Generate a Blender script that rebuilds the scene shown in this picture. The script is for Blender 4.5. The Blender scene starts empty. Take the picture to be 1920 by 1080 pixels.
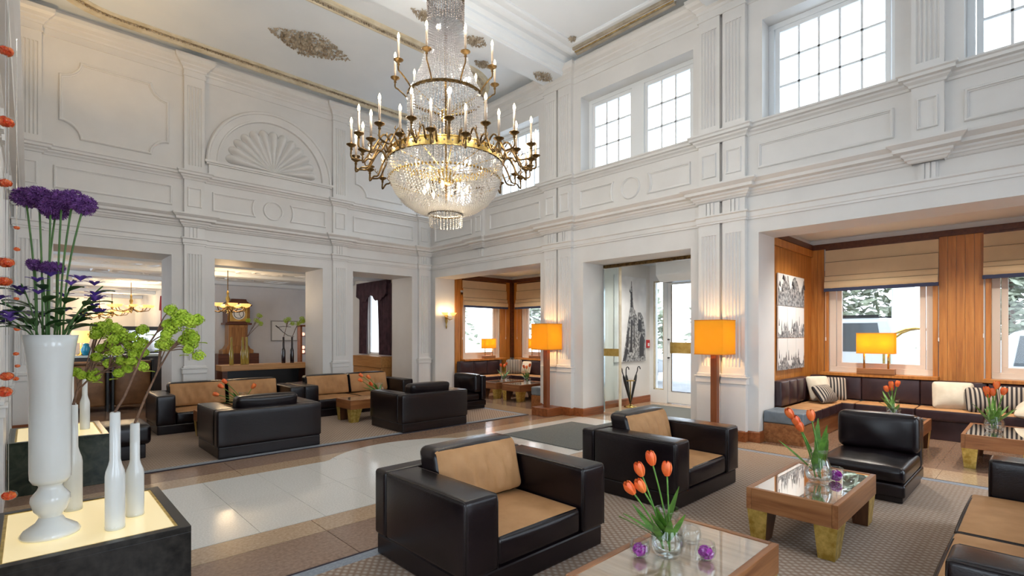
import bpy, bmesh, math, random
from mathutils import Vector, Matrix
random.seed(7)
PI = math.pi
S = bpy.context.scene
COL = S.collection

# ------------------------------------------------------------------ camera, sky, exposure
cam_d = bpy.data.cameras.new('camera'); cam = bpy.data.objects.new('camera', cam_d); COL.objects.link(cam)
cam.location = (0, 0, 1.5)
cam.rotation_euler = (math.radians(90), 0, math.radians(46.4 - 90))
cam_d.sensor_width = 36; cam_d.lens = 950 / 1920 * 36
cam_d.shift_y = (628 - 540) / 1920
cam_d.clip_start = .02; cam_d.clip_end = 300
S.camera = cam
S.view_settings.view_transform = 'Standard'; S.view_settings.look = 'None'
S.view_settings.gamma = 1; S.view_settings.use_curve_mapping = False
S.view_settings.exposure = 0.50
S.cycles.use_denoising = True
S.cycles.use_adaptive_sampling = True; S.cycles.adaptive_threshold = .05
S.cycles.max_bounces = 8; S.cycles.diffuse_bounces = 4; S.cycles.glossy_bounces = 4
S.cycles.transmission_bounces = 6; S.cycles.transparent_max_bounces = 16
S.cycles.caustics_reflective = False; S.cycles.caustics_refractive = False
S.cycles.sample_clamp_indirect = 6
W = bpy.data.worlds.new('overcast_sky'); S.world = W; W.use_nodes = True
bg = W.node_tree.nodes['Background']; bg.inputs[0].default_value = (.76, .88, 1, 1); bg.inputs[1].default_value = SKY = 4.0

def portal(name, loc, rot, sx, sy):
    l = bpy.data.lights.new(name, 'AREA'); l.shape = 'RECTANGLE'; l.size = sx; l.size_y = sy
    l.cycles.is_portal = True
    o = bpy.data.objects.new(name, l); COL.objects.link(o); o.location = loc; o.rotation_euler = rot
    return o
def point(name, loc, e, col, r=.03, parent=None):
    l = bpy.data.lights.new(name, 'POINT'); l.energy = e; l.color = col; l.shadow_soft_size = r
    o = bpy.data.objects.new(name, l); COL.objects.link(o); o.location = loc
    if parent: o.parent = parent
    return o

# ------------------------------------------------------------------ helpers
def tag(o, label=None, cat=None, group=None, kind=None):
    if label: o['label'] = label
    if cat: o['category'] = cat
    if group: o['group'] = group
    if kind: o['kind'] = kind
    return o
def empty(name, loc=(0, 0, 0), rz=0, label=None, cat=None, group=None):
    o = bpy.data.objects.new(name, None); COL.objects.link(o); o.location = loc; o.rotation_euler = (0, 0, rz)
    o.empty_display_size = .1
    return tag(o, label, cat, group)
def copy_tree(o, parent=None):
    c = o.copy(); COL.objects.link(c)
    if parent: c.parent = parent
    for ch in list(o.children): copy_tree(ch, c)
    return c
def dup(o, loc, rz=0, label=None, group=None, scale=None):
    c = copy_tree(o); c.location = loc; c.rotation_euler = (0, 0, rz)
    if label: c['label'] = label
    if group: c['group'] = group
    if scale: c.scale = scale
    return c
def link(name, me, parent=None, loc=None, rot=None):
    o = bpy.data.objects.new(name, me); COL.objects.link(o)
    if parent: o.parent = parent
    if loc: o.location = loc
    if rot: o.rotation_euler = rot
    return o

class MB:
    def __init__(s): s.v = []; s.f = []; s.m = []
    def add(s, vs, fs, mi=0):
        b = len(s.v); s.v += [tuple(v) for v in vs]; s.f += [tuple(i + b for i in f) for f in fs]; s.m += [mi] * len(fs); return s
    def box(s, x0, x1, y0, y1, z0, z1, mi=0):
        v = [(x, y, z) for z in (z0, z1) for y in (y0, y1) for x in (x0, x1)]
        return s.add(v, [(0, 2, 3, 1), (4, 5, 7, 6), (0, 1, 5, 4), (2, 6, 7, 3), (0, 4, 6, 2), (1, 3, 7, 5)], mi)
    def hexa(s, bot, top, mi=0):
        return s.add(list(bot) + list(top), [(3, 2, 1, 0), (4, 5, 6, 7), (0, 1, 5, 4), (1, 2, 6, 5), (2, 3, 7, 6), (3, 0, 4, 7)], mi)
    def prism(s, pts, a, b, ax='z', mi=0):
        n = len(pts)
        def mp(p, h):
            return (p[0], p[1], h) if ax == 'z' else ((p[0], h, p[1]) if ax == 'y' else (h, p[0], p[1]))
        v = [mp(p, a) for p in pts] + [mp(p, b) for p in pts]
        f = [tuple(range(n))[::-1], tuple(range(n, 2 * n))] + [(i, (i + 1) % n, n + (i + 1) % n, n + i) for i in range(n)]
        return s.add(v, f, mi)
    def tube(s, path, r, n=6, mi=0, cap=True):
        P = [Vector(p) for p in path]; k = len(P)
        R = r if isinstance(r, (list, tuple)) else [r] * k
        vs = []; up = None
        for i in range(k):
            t = (P[min(i + 1, k - 1)] - P[max(i - 1, 0)])
            if t.length < 1e-9: t = Vector((0, 0, 1))
            t.normalize()
            if up is None:
                up = Vector((0, 0, 1)) if abs(t.z) < .9 else Vector((1, 0, 0))
            a = t.cross(up)
            if a.length < 1e-6: a = t.cross(Vector((0, 1, 0)))
            a.normalize(); b = t.cross(a).normalized(); up = a.cross(t).normalized()
            for j in range(n):
                q = 2 * PI * j / n
                vs.append(P[i] + (a * math.cos(q) + b * math.sin(q)) * R[i])
        fs = [(i * n + j, i * n + (j + 1) % n, (i + 1) * n + (j + 1) % n, (i + 1) * n + j) for i in range(k - 1) for j in range(n)]
        if cap: fs += [tuple(range(n))[::-1], tuple(range((k - 1) * n, k * n))]
        return s.add(vs, fs, mi)
    def lathe(s, prof, n=24, c=(0, 0, 0), mi=0, sx=1, sy=1, cap=True):
        vs = []
        for r, z in prof:
            for j in range(n):
                q = 2 * PI * j / n
                vs.append((c[0] + r * math.cos(q) * sx, c[1] + r * math.sin(q) * sy, c[2] + z))
        k = len(prof)
        fs = [(i * n + j, i * n + (j + 1) % n, (i + 1) * n + (j + 1) % n, (i + 1) * n + j) for i in range(k - 1) for j in range(n)]
        if cap: fs += [tuple(range(n))[::-1], tuple(range((k - 1) * n, k * n))]
        return s.add(vs, fs, mi)
    def torus(s, R, r, c=(0, 0, 0), n=32, m=8, mi=0):
        vs = []; 
        for i in range(n):
            a = 2 * PI * i / n
            for j in range(m):
                b = 2 * PI * j / m; q = R + r * math.cos(b)
                vs.append((c[0] + q * math.cos(a), c[1] + q * math.sin(a), c[2] + r * math.sin(b)))
        return s.add(vs, [(i * m + j, ((i + 1) % n) * m + j, ((i + 1) % n) * m + (j + 1) % m, i * m + (j + 1) % m) for i in range(n) for j in range(m)], mi)
    def octa(s, c, r, h=None, mi=0):
        h = h or r; x, y, z = c
        return s.add([(x + r, y, z), (x, y + r, z), (x - r, y, z), (x, y - r, z), (x, y, z + h), (x, y, z - h)],
                     [(0, 1, 4), (1, 2, 4), (2, 3, 4), (3, 0, 4), (1, 0, 5), (2, 1, 5), (3, 2, 5), (0, 3, 5)], mi)
    def ball(s, c, r, n=10, m=7, mi=0, sz=1):
        return s.lathe([(max(1e-4, r * math.sin(PI * i / m)), -r * sz * math.cos(PI * i / m)) for i in range(m + 1)], n, c, mi)
    def sweep(s, pts, prof, mp, closed=False, mi=0):
        """sweep profile [(offset to the right of travel, height)] along 2-D polyline with mitred corners; mp(u,v,h)->xyz"""
        n = len(pts); k = len(prof); vs = []
        def nrm(a, b):
            dx, dy = b[0] - a[0], b[1] - a[1]; L = math.hypot(dx, dy) or 1; return (dy / L, -dx / L)
        for i in range(n):
            if closed or 0 < i < n - 1:
                n1 = nrm(pts[i - 1], pts[i]); n2 = nrm(pts[i], pts[(i + 1) % n])
                d = 1 + n1[0] * n2[0] + n1[1] * n2[1]; d = max(d, .2)
                m = ((n1[0] + n2[0]) / d, (n1[1] + n2[1]) / d)
            elif i == 0: m = nrm(pts[0], pts[1])
            else: m = nrm(pts[-2], pts[-1])
            for o, h in prof: vs.append(mp(pts[i][0] + m[0] * o, pts[i][1] + m[1] * o, h))
        R = range(n if closed else n - 1)
        fs = [(i * k + j, ((i + 1) % n) * k + j, ((i + 1) % n) * k + j + 1, i * k + j + 1) for i in R for j in range(k - 1)]
        if not closed: fs += [tuple(range(k)), tuple(range((n - 1) * k, n * k))[::-1]]
        return s.add(vs, fs, mi)
    def mesh(s, name, mats, smooth=False):
        me = bpy.data.meshes.new(name); me.from_pydata(s.v, [], s.f)
        for m in (mats if isinstance(mats, (list, tuple)) else [mats]): me.materials.append(m)
        if len(me.materials) > 1: me.polygons.foreach_set('material_index', s.m)
        if smooth: me.polygons.foreach_set('use_smooth', [True] * len(me.polygons))
        bm = bmesh.new(); bm.from_mesh(me); bmesh.ops.recalc_face_normals(bm, faces=bm.faces); bm.to_mesh(me); bm.free()
        me.update(); return me
    def build(s, name, mats, parent=None, smooth=False, bevel=0, loc=None, rot=None, seg=2):
        o = link(name, s.mesh(name, mats, smooth), parent, loc, rot)
        if bevel:
            b = o.modifiers.new('b', 'BEVEL'); b.width = bevel; b.segments = seg; b.limit_method = 'ANGLE'; b.angle_limit = math.radians(40)
            b.harden_normals = False
        return o
    def struct(s, name, mats, **k):
        o = s.build(name, mats, **k)
        if not o.parent: o['kind'] = 'structure'
        return o

def rbox(name, x0, x1, y0, y1, z0, z1, r, mats, parent=None, seg=4, bulge=(0, 0, 0), nx=6, mfun=None, wr=None, loc=None, rot=None):
    """soft box: rounded edges, crowned faces, optional wrinkles; mfun(normal, centre01)->material index"""
    c = Vector(((x0 + x1) / 2, (y0 + y1) / 2, (z0 + z1) / 2)); h = Vector(((x1 - x0) / 2, (y1 - y0) / 2, (z1 - z0) / 2))
    r = min(r, min(h) * .98)
    def axis(hh):
        a = [-hh + r * (1 - math.cos(PI / 2 * i / seg)) for i in range(seg)] ; inner = hh - r
        mid = [-inner + 2 * inner * i / nx for i in range(nx + 1)]
        return a[:] + mid + [-q for q in a[::-1]]
    A = [axis(h[i]) for i in range(3)]
    bm = bmesh.new(); cache = {}
    def V(p):
        key = tuple(round(t, 6) for t in p)
        if key not in cache:
            q = Vector(p); inn = Vector([max(-(h[i] - r), min(h[i] - r, q[i])) for i in range(3)])
            d = q - inn
            if d.length > 1e-9: d = d.normalized() * r
            q2 = inn + d
            u = [q2[i] / h[i] for i in range(3)]
            for i in range(3):
                if bulge[i]:
                    j, k = (i + 1) % 3, (i + 2) % 3
                    q2[i] += math.copysign(bulge[i], u[i]) * abs(u[i]) * max(0, 1 - u[j] ** 2) * max(0, 1 - u[k] ** 2)
            if wr: q2 = q2 + Vector(wr(q2, u))
            cache[key] = bm.verts.new(c + q2)
        return cache[key]
    for ax in range(3):
        j, k = (ax + 1) % 3, (ax + 2) % 3
        for sg in (-1, 1):
            for a in range(len(A[j]) - 1):
                for b in range(len(A[k]) - 1):
                    def pt(a_, b_):
                        p = [0, 0, 0]; p[ax] = sg * h[ax]; p[j] = A[j][a_]; p[k] = A[k][b_]; return tuple(p)
                    vs = [V(pt(a, b)), V(pt(a + 1, b)), V(pt(a + 1, b + 1)), V(pt(a, b + 1))]
                    if sg < 0: vs.reverse()
                    if len(set(vs)) == 4:
                        try: bm.faces.new(vs)
                        except ValueError: pass
    bm.normal_update()
    me = bpy.data.meshes.new(name)
    for f in bm.faces:
        f.smooth = True
        if mfun:
            q = f.calc_center_median() - c
            f.material_index = mfun(f.normal, [q[i] / h[i] for i in range(3)])
    bm.to_mesh(me); bm.free()
    for m in (mats if isinstance(mats, (list, tuple)) else [mats]): me.materials.append(m)
    return link(name, me, parent, loc, rot)

# ------------------------------------------------------------------ materials
def base(name):
    m = bpy.data.materials.new(name); m.use_nodes = True
    return m, m.node_tree, m.node_tree.nodes['Principled BSDF']
def setp(b, **k):
    for n, v in k.items():
        n = {'rough': 'Roughness', 'metal': 'Metallic', 'spec': 'Specular IOR Level', 'coat': 'Coat Weight', 'coatr': 'Coat Roughness', 'trans': 'Transmission Weight', 'ior': 'IOR', 'alpha': 'Alpha', 'sheen': 'Sheen Weight', 'em': 'Emission Strength'}[n]
        b.inputs[n].default_value = v
def pm(name, col, **k):
    m, t, b = base(name); b.inputs['Base Color'].default_value = (*col, 1); setp(b, **k); return m
def coords(t, scale=(1, 1, 1), rot=(0, 0, 0), src='Object'):
    tc = t.nodes.new('ShaderNodeTexCoord'); mp = t.nodes.new('ShaderNodeMapping')
    mp.inputs['Scale'].default_value = scale; mp.inputs['Rotation'].default_value = rot
    t.links.new(tc.outputs[src], mp.inputs[0]); return mp.outputs[0]
def ramp(t, fac, stops):
    r = t.nodes.new('ShaderNodeValToRGB'); e = r.color_ramp.elements
    while len(e) < len(stops): e.new(.5)
    for i, (p, c) in enumerate(stops): e[i].position = p; e[i].color = (*c, 1)
    t.links.new(fac, r.inputs[0]); return r.outputs[0]
def noise(t, vec, scale, detail=4, rough=.55, dist=0):
    n = t.nodes.new('ShaderNodeTexNoise'); n.inputs['Scale'].default_value = scale; n.inputs['Detail'].default_value = detail
    n.inputs['Roughness'].default_value = rough; n.inputs['Distortion'].default_value = dist
    t.links.new(vec, n.inputs['Vector']); return n.outputs['Fac']
def bump(t, b, h, st, dist=.01):
    n = t.nodes.new('ShaderNodeBump'); n.inputs['Strength'].default_value = st; n.inputs['Distance'].default_value = dist
    t.links.new(h, n.inputs['Height']); t.links.new(n.outputs[0], b.inputs['Normal'])
def nm(name, c1, c2, scale=8, sc=(1, 1, 1), bst=0, bscale=None, lo=.35, hi=.65, detail=4, dist=0, src='Object', **k):
    m, t, b = base(name); v = coords(t, sc, src=src); f = noise(t, v, scale, detail, dist=dist)
    t.links.new(ramp(t, f, [(lo, c1), (hi, c2)]), b.inputs['Base Color']); setp(b, **k)
    if bst: bump(t, b, noise(t, v, bscale or scale * 6, 3), bst)
    return m
def wood(name, c1, c2, c3, axis='x', scale=1.0, **k):
    sc = {'x': (.6, 9, 9), 'y': (9, .6, 9), 'z': (9, 9, .6)}[axis]
    m, t, b = base(name); v = coords(t, tuple(q * scale for q in sc))
    oi = t.nodes.new('ShaderNodeObjectInfo'); ad = t.nodes.new('ShaderNodeVectorMath'); ad.operation = 'ADD'
    mu = t.nodes.new('ShaderNodeVectorMath'); mu.operation = 'SCALE'; mu.inputs[3].default_value = 37
    t.links.new(oi.outputs['Random'], mu.inputs[0]); t.links.new(v, ad.inputs[0]); t.links.new(mu.outputs[0], ad.inputs[1])
    f = noise(t, ad.outputs[0], 2.2, 6, .6, .6)
    t.links.new(ramp(t, f, [(.3, c1), (.52, c2), (.72, c3)]), b.inputs['Base Color'])
    setp(b, **{**dict(rough=.35), **k}); bump(t, b, f, .08); return m
def emit(name, col, st, basecol=None, **k):
    m, t, b = base(name); b.inputs['Base Color'].default_value = (*(basecol or col), 1)
    b.inputs['Emission Color'].default_value = (*col, 1); b.inputs['Emission Strength'].default_value = st; setp(b, **k); return m
def clear(name, tint=(1, 1, 1), gl=.08, rough=0.0, fk=.8):
    """thin window glass: mostly transparent with a weak mirror reflection"""
    m = bpy.data.materials.new(name); m.use_nodes = True; t = m.node_tree; t.nodes.clear()
    o = t.nodes.new('ShaderNodeOutputMaterial'); mx = t.nodes.new('ShaderNodeMixShader'); tr = t.nodes.new('ShaderNodeBsdfTransparent'); g = t.nodes.new('ShaderNodeBsdfGlossy')
    tr.inputs[0].default_value = (*tint, 1); g.inputs['Roughness'].default_value = rough
    fr = t.nodes.new('ShaderNodeFresnel'); fr.inputs[0].default_value = 1.35
    ml = t.nodes.new('ShaderNodeMath'); ml.operation = 'MULTIPLY_ADD'; ml.inputs[1].default_value = fk; ml.inputs[2].default_value = gl
    t.links.new(fr.outputs[0], ml.inputs[0]); t.links.new(ml.outputs[0], mx.inputs[0])
    t.links.new(tr.outputs[0], mx.inputs[1]); t.links.new(g.outputs[0], mx.inputs[2]); t.links.new(mx.outputs[0], o.inputs[0]); return m

M = {}
M['wall'] = nm('white_wall_paint', (.70, .685, .665), (.75, .735, .715), 1.5, bst=.03, bscale=90, rough=.55)
M['trim'] = nm('white_trim_paint', (.71, .695, .675), (.76, .745, .725), 2.0, rough=.42)
M['ceil'] = nm('ceiling_paint', (.79, .85, .91), (.85, .90, .95), .8, rough=.6)
M['winwhite'] = pm('window_white_paint', (.82, .84, .85), rough=.35)
M['gold'] = nm('old_gilding', (.30, .19, .06), (.62, .47, .22), 14, bst=.3, bscale=40, rough=.42, metal=.55)
M['palegold'] = nm('pale_gilded_paint', (.60, .52, .36), (.74, .67, .52), 6, rough=.45, metal=.1)
M['bronze'] = nm('bronze_relief', (.24, .185, .125), (.56, .49, .39), 12, rough=.5, metal=.15)
M['brass'] = nm('polished_brass', (.50, .31, .08), (.70, .48, .16), 8, rough=.25, metal=1)
M['dbrass'] = nm('aged_brass', (.07, .04, .015), (.22, .13, .045), 22, rough=.35, metal=.9)
M['brassleaf'] = nm('brass_leaf', (.42, .28, .05), (.72, .54, .16), 18, sc=(1, 1, 1), bst=.3, bscale=30, rough=.38, metal=.65)
M['leather'] = nm('dark_brown_leather', (.0050, .0026, .0036), (.010, .0056, .0070), 5, bst=.10, bscale=120, rough=.26, spec=.42)
M['leather2'] = nm('brown_banquette_leather', (.032, .016, .019), (.052, .027, .030), 5, bst=.1, bscale=120, rough=.30, spec=.4)
M['slate'] = nm('slate_blue_leather', (.13, .16, .19), (.18, .22, .26), 6, bst=.2, bscale=100, rough=.4)
M['suede'] = nm('tan_suede', (.36, .175, .062), (.50, .265, .112), 5, bst=.15, bscale=60, lo=.28, hi=.72, rough=.7)
M['piping'] = pm('dark_piping', (.010, .006, .006), rough=.4)
M['tablewood'] = wood('walnut_table_wood', (.16, .055, .018), (.30, .12, .042), (.40, .18, .07), 'x', rough=.3)
M['tablewood_y'] = wood('walnut_table_wood_end', (.16, .055, .018), (.30, .12, .042), (.40, .18, .07), 'y', rough=.3)
M['redwood'] = wood('red_brown_wood', (.17, .045, .012), (.28, .085, .025), (.36, .12, .04), 'x', rough=.33)
M['panelwood'] = wood('cherry_panel_wood', (.32, .105, .014), (.48, .18, .030), (.58, .25, .055), 'z', rough=.36)
M['darkwood'] = wood('dark_trim_wood', (.06, .014, .006), (.10, .028, .010), (.14, .04, .016), 'x', rough=.38)
M['palewood'] = wood('pale_oak', (.52, .34, .17), (.66, .46, .26), (.74, .56, .36), 'x', rough=.4)
M['clockwood'] = wood('honey_clock_wood', (.18, .07, .02), (.34, .15, .04), (.44, .22, .07), 'z', rough=.35)
M['navy'] = pm('navy_blind_trim', (.035, .045, .10), rough=.8)
M['glass'] = clear('window_glass', gl=.03)
M['greenglass'] = clear('greenish_door_glass', (.955, .985, .98), .03, fk=.5)
M['vaseglass'] = clear('clear_vase_glass', (.985, .995, .99), .03, fk=.30)
M['cream_fab'] = nm('cream_cushion_cloth', (.60, .52, .40), (.72, .64, .52), 5, bst=.2, bscale=140, rough=.9)
M['chrome'] = pm('chrome', (.7, .7, .72), rough=.12, metal=1)
M['black'] = pm('black_paint', (.008, .008, .009), rough=.35)
M['taupe'] = nm('taupe_moulding_paint', (.36, .31, .24), (.48, .42, .33), 6, rough=.5)
M['screen'] = pm('dark_screen', (.02, .022, .03), rough=.12)
M['green'] = nm('leaf_green', (.06, .17, .02), (.14, .32, .04), 20, rough=.5)
M['dgreen'] = nm('dark_leaf_green', (.012, .05, .012), (.04, .12, .025), 20, rough=.4)
M['lime'] = nm('lime_blossom', (.30, .46, .015), (.52, .66, .06), 30, rough=.6)
M['stem'] = nm('green_stem', (.05, .13, .03), (.10, .22, .05), 20, rough=.5)
M['twig'] = nm('brown_twig', (.12, .06, .035), (.24, .14, .09), 30, rough=.7)
M['purple'] = nm('purple_petals', (.075, .016, .13), (.24, .08, .34), 60, rough=.6)
M['violet'] = nm('violet_petals', (.06, .03, .22), (.14, .06, .42), 40, rough=.6)
M['magenta'] = pm('magenta_petals', (.38, .02, .36), rough=.5)
M['tulip'] = nm('orange_tulip_petals', (.80, .10, .02), (.95, .26, .06), 14, sc=(1, 1, .3), rough=.45)
M['redpetal'] = nm('red_orange_petals', (.85, .05, .01), (1.0, .28, .05), 40, rough=.45)
M['opal'] = nm('opal_white_glass', (.70, .71, .69), (.76, .78, .77), 2, rough=.12, coat=.4)
M['soil'] = pm('dark_soil', (.012, .010, .008), rough=.9)
M['marble'] = nm('dark_green_marble', (.010, .016, .012), (.055, .065, .045), 9, detail=8, dist=1.2, rough=.2, spec=.25, lo=.3, hi=.75)
M['granite'] = nm('dark_granite', (.010, .009, .008), (.040, .035, .031), 18, detail=10, rough=.25, spec=.2, lo=.3, hi=.8)
M['litglass'] = emit('lit_plinth_glass', (1.0, .76, .34), .38, (.74, .68, .50), rough=.12)
M['slabtan'] = nm('tan_stone', (.36, .235, .14), (.56, .41, .28), 45, detail=8, rough=.13, lo=.3, hi=.7)
M['slabbrown'] = nm('brown_stone', (.22, .135, .09), (.34, .22, .155), 40, detail=8, rough=.15, lo=.3, hi=.7)
M['slabcream'] = nm('cream_granite', (.60, .59, .555), (.78, .77, .74), 70, detail=6, rough=.12, lo=.3, hi=.7)
M['joint'] = pm('floor_joint', (.16, .12, .09), rough=.7)
M['rugborder'] = nm('blue_grey_rug_border', (.22, .25, .29), (.30, .33, .37), 60, rough=.95)
M['ruglined'] = pm('dark_rug_line', (.03, .02, .03), rough=.95)
M['mat'] = nm('grey_door_mat', (.10, .105, .10), (.17, .175, .16), 90, rough=.95)
def cloth(name, refl, trans, k):
    m = bpy.data.materials.new(name); m.use_nodes = True; t = m.node_tree; t.nodes.clear(); o = t.nodes.new('ShaderNodeOutputMaterial')
    d = t.nodes.new('ShaderNodeBsdfDiffuse'); l = t.nodes.new('ShaderNodeBsdfTranslucent'); x = t.nodes.new('ShaderNodeMixShader')
    v = coords(t, (1, 1, 1)); f = noise(t, v, 6, 3)
    t.links.new(ramp(t, f, [(.3, tuple(q * .92 for q in refl)), (.7, refl)]), d.inputs[0]); l.inputs[0].default_value = (*trans, 1); x.inputs[0].default_value = k
    t.links.new(d.outputs[0], x.inputs[1]); t.links.new(l.outputs[0], x.inputs[2]); t.links.new(x.outputs[0], o.inputs[0]); return m
M['shade'] = cloth('orange_lamp_shade_cloth', (.85, .54, .06), (.88, .62, .055), .5)
M['blind'] = cloth('cream_blind_linen', (.86, .68, .45), (.86, .68, .42), .35)
M['bulb'] = emit('warm_bulb', (1.0, .78, .45), 8)
M['candle'] = pm('cream_candle_sleeve', (.52, .40, .29), rough=.5)
M['frost'] = emit('frosted_lamp_bowl', (1.0, .50, .12), 1.0, (.9, .7, .4))
M['paper'] = pm('print_paper', (.80, .80, .79), rough=.5)
M['ink'] = pm('print_ink', (.035, .033, .038), rough=.5)
M['greyink'] = nm('print_grey', (.05, .05, .055), (.50, .50, .50), 20, detail=8, lo=.38, hi=.64, rough=.5)
M['paleink'] = nm('print_pale_grey', (.62, .62, .63), (.80, .80, .80), 2.2, detail=2, rough=.5)
M['plum'] = nm('plum_curtain_cloth', (.035, .014, .022), (.075, .032, .045), 6, rough=.85)
M['redcloth'] = pm('red_curtain_cloth', (.32, .02, .03), rough=.85)
M['yellowglass'] = pm('amber_bottle_glass', (.55, .38, .06), rough=.08, trans=.35, coat=.3)
M['darkglass'] = pm('dark_bottle_glass', (.018, .006, .008), rough=.08, coat=.4)
M['teal'] = pm('teal_glass', (.02, .25, .40), rough=.1)
M['redsign'] = pm('red_sign', (.55, .02, .02), rough=.4)
def carpet(name):
    m, t, b = base(name); ws = []
    for a in (38, -38):
        w = t.nodes.new('ShaderNodeTexWave'); w.bands_direction = 'X'; w.inputs['Scale'].default_value = 7.4; w.inputs['Distortion'].default_value = .6; w.inputs['Detail'].default_value = 1
        t.links.new(coords(t, (1, 1, 1), (0, 0, math.radians(a))), w.inputs['Vector']); ws.append(w.outputs['Fac'])
    mx = t.nodes.new('ShaderNodeMath'); mx.operation = 'MULTIPLY'; t.links.new(ws[0], mx.inputs[0]); t.links.new(ws[1], mx.inputs[1])
    n = noise(t, coords(t), 45, 3); ad = t.nodes.new('ShaderNodeMath'); ad.operation = 'MULTIPLY_ADD'; ad.inputs[1].default_value = .35; t.links.new(n, ad.inputs[0]); t.links.new(mx.outputs[0], ad.inputs[2])
    t.links.new(ramp(t, ad.outputs[0], [(.12, (.27, .185, .135)), (.45, (.36, .28, .22)), (.95, (.45, .375, .31))]), b.inputs['Base Color']); b.inputs['Roughness'].default_value = .95; b.inputs['Specular IOR Level'].default_value = .1
    bump(t, b, mx.outputs[0], .3, .004); return m
M['carpet'] = carpet('woven_brown_carpet')
def stripes(name, c1, c2, w):
    m, t, b = base(name); v = coords(t, (1, 1, 1)); wv = t.nodes.new('ShaderNodeTexWave'); wv.bands_direction = 'X'; wv.inputs['Scale'].default_value = w
    t.links.new(v, wv.inputs['Vector']); t.links.new(ramp(t, wv.outputs['Fac'], [(.42, c1), (.56, c2)]), b.inputs['Base Color']); b.inputs['Roughness'].default_value = .85; return m
M['stripe'] = stripes('striped_cushion_cloth', (.02, .016, .018), (.42, .36, .30), 7)
def tabletop(name, k):
    m = bpy.data.materials.new(name); m.use_nodes = True; t = m.node_tree; b = t.nodes['Principled BSDF']; o = t.nodes['Material Output']
    v = coords(t, (9, .6, 9)); f = noise(t, v, 2.0, 5)
    t.links.new(ramp(t, f, [(.3, (.30, .20, .12)), (.7, (.52, .38, .26))]), b.inputs['Base Color']); b.inputs['Roughness'].default_value = .3
    g = t.nodes.new('ShaderNodeBsdfGlossy'); g.inputs['Roughness'].default_value = .01; g.inputs[0].default_value = (.95, .97, .97, 1)
    mx = t.nodes.new('ShaderNodeMixShader'); fr = t.nodes.new('ShaderNodeFresnel'); fr.inputs[0].default_value = 1.5
    ma = t.nodes.new('ShaderNodeMath'); ma.operation = 'ADD'; ma.use_clamp = True; ma.inputs[1].default_value = k
    t.links.new(fr.outputs[0], ma.inputs[0]); t.links.new(ma.outputs[0], mx.inputs[0]); t.links.new(b.outputs[0], mx.inputs[1]); t.links.new(g.outputs[0], mx.inputs[2]); t.links.new(mx.outputs[0], o.inputs[0]); return m
M['topmirror'] = tabletop('mirrored_table_glass', .55)
M['topglass'] = tabletop('table_glass_over_wood', .22)
def crystal(name):
    m = bpy.data.materials.new(name); m.use_nodes = True; t = m.node_tree; t.nodes.clear()
    o = t.nodes.new('ShaderNodeOutputMaterial'); g = t.nodes.new('ShaderNodeBsdfGlossy'); g.inputs['Roughness'].default_value = .03
    tr = t.nodes.new('ShaderNodeBsdfTransparent'); tr.inputs[0].default_value = (.93, .93, .95, 1)
    d = t.nodes.new('ShaderNodeBsdfTranslucent'); d.inputs[0].default_value = (.9, .9, .9, 1)
    m1 = t.nodes.new('ShaderNodeMixShader'); m1.inputs[0].default_value = .58; m2 = t.nodes.new('ShaderNodeMixShader'); m2.inputs[0].default_value = .28
    t.links.new(g.outputs[0], m1.inputs[1]); t.links.new(d.outputs[0], m1.inputs[2]); t.links.new(m1.outputs[0], m2.inputs[1]); t.links.new(tr.outputs[0], m2.inputs[2]); t.links.new(m2.outputs[0], o.inputs[0]); return m
M['crystal'] = crystal('cut_crystal')
M['dbead'] = nm('smoky_bead', (.05,.03,.025), (.5,.45,.42), 90, rough=.15)
M['sheerglow'] = emit('sheer_daylight_glow', (.85, .93, 1), .9, (.8, .85, .88))  # glows by itself in place of daylight glare through the curtained window
M['palechest'] = wood('orange_oak', (.34, .15, .04), (.46, .22, .065), (.55, .29, .10), 'y')
M['console'] = wood('console_oak', (.38, .17, .05), (.52, .26, .09), (.62, .34, .13), 'x')
M['greyframe'] = pm('grey_picture_frame', (.28, .28, .27), rough=.4)
M['pinkglow'] = emit('pink_globe', (1, .45, .32), 1.6)
M['barfront'] = nm('dark_bar_front', (.012, .007, .006), (.03, .018, .014), 6, rough=.3)
M['bartop'] = pm('pale_bar_top', (.45, .50, .47), rough=.15)
M['boothleather'] = nm('brown_booth_leather', (.15, .065, .022), (.26, .125, .05), 4, rough=.4)
M['paving'] = nm('pale_paving', (.36, .36, .37), (.46, .46, .47), 2, rough=.8)
M['carglass'] = pm('grey_car_glass', (.10, .115, .125), rough=.08, coat=.5)
M['carwhite'] = pm('white_car_paint', (.78, .79, .80), rough=.15, coat=.6)
M['carsilver'] = pm('silver_car_paint', (.52, .54, .56), rough=.2, metal=.4, coat=.5)
M['snowleaf'] = nm('frosted_foliage', (.10, .12, .06), (.34, .36, .28), 3, rough=.7)
M['lilac'] = nm('pale_lilac_wall', (.68, .68, .71), (.74, .74, .77), 1.5, rough=.6)
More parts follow.
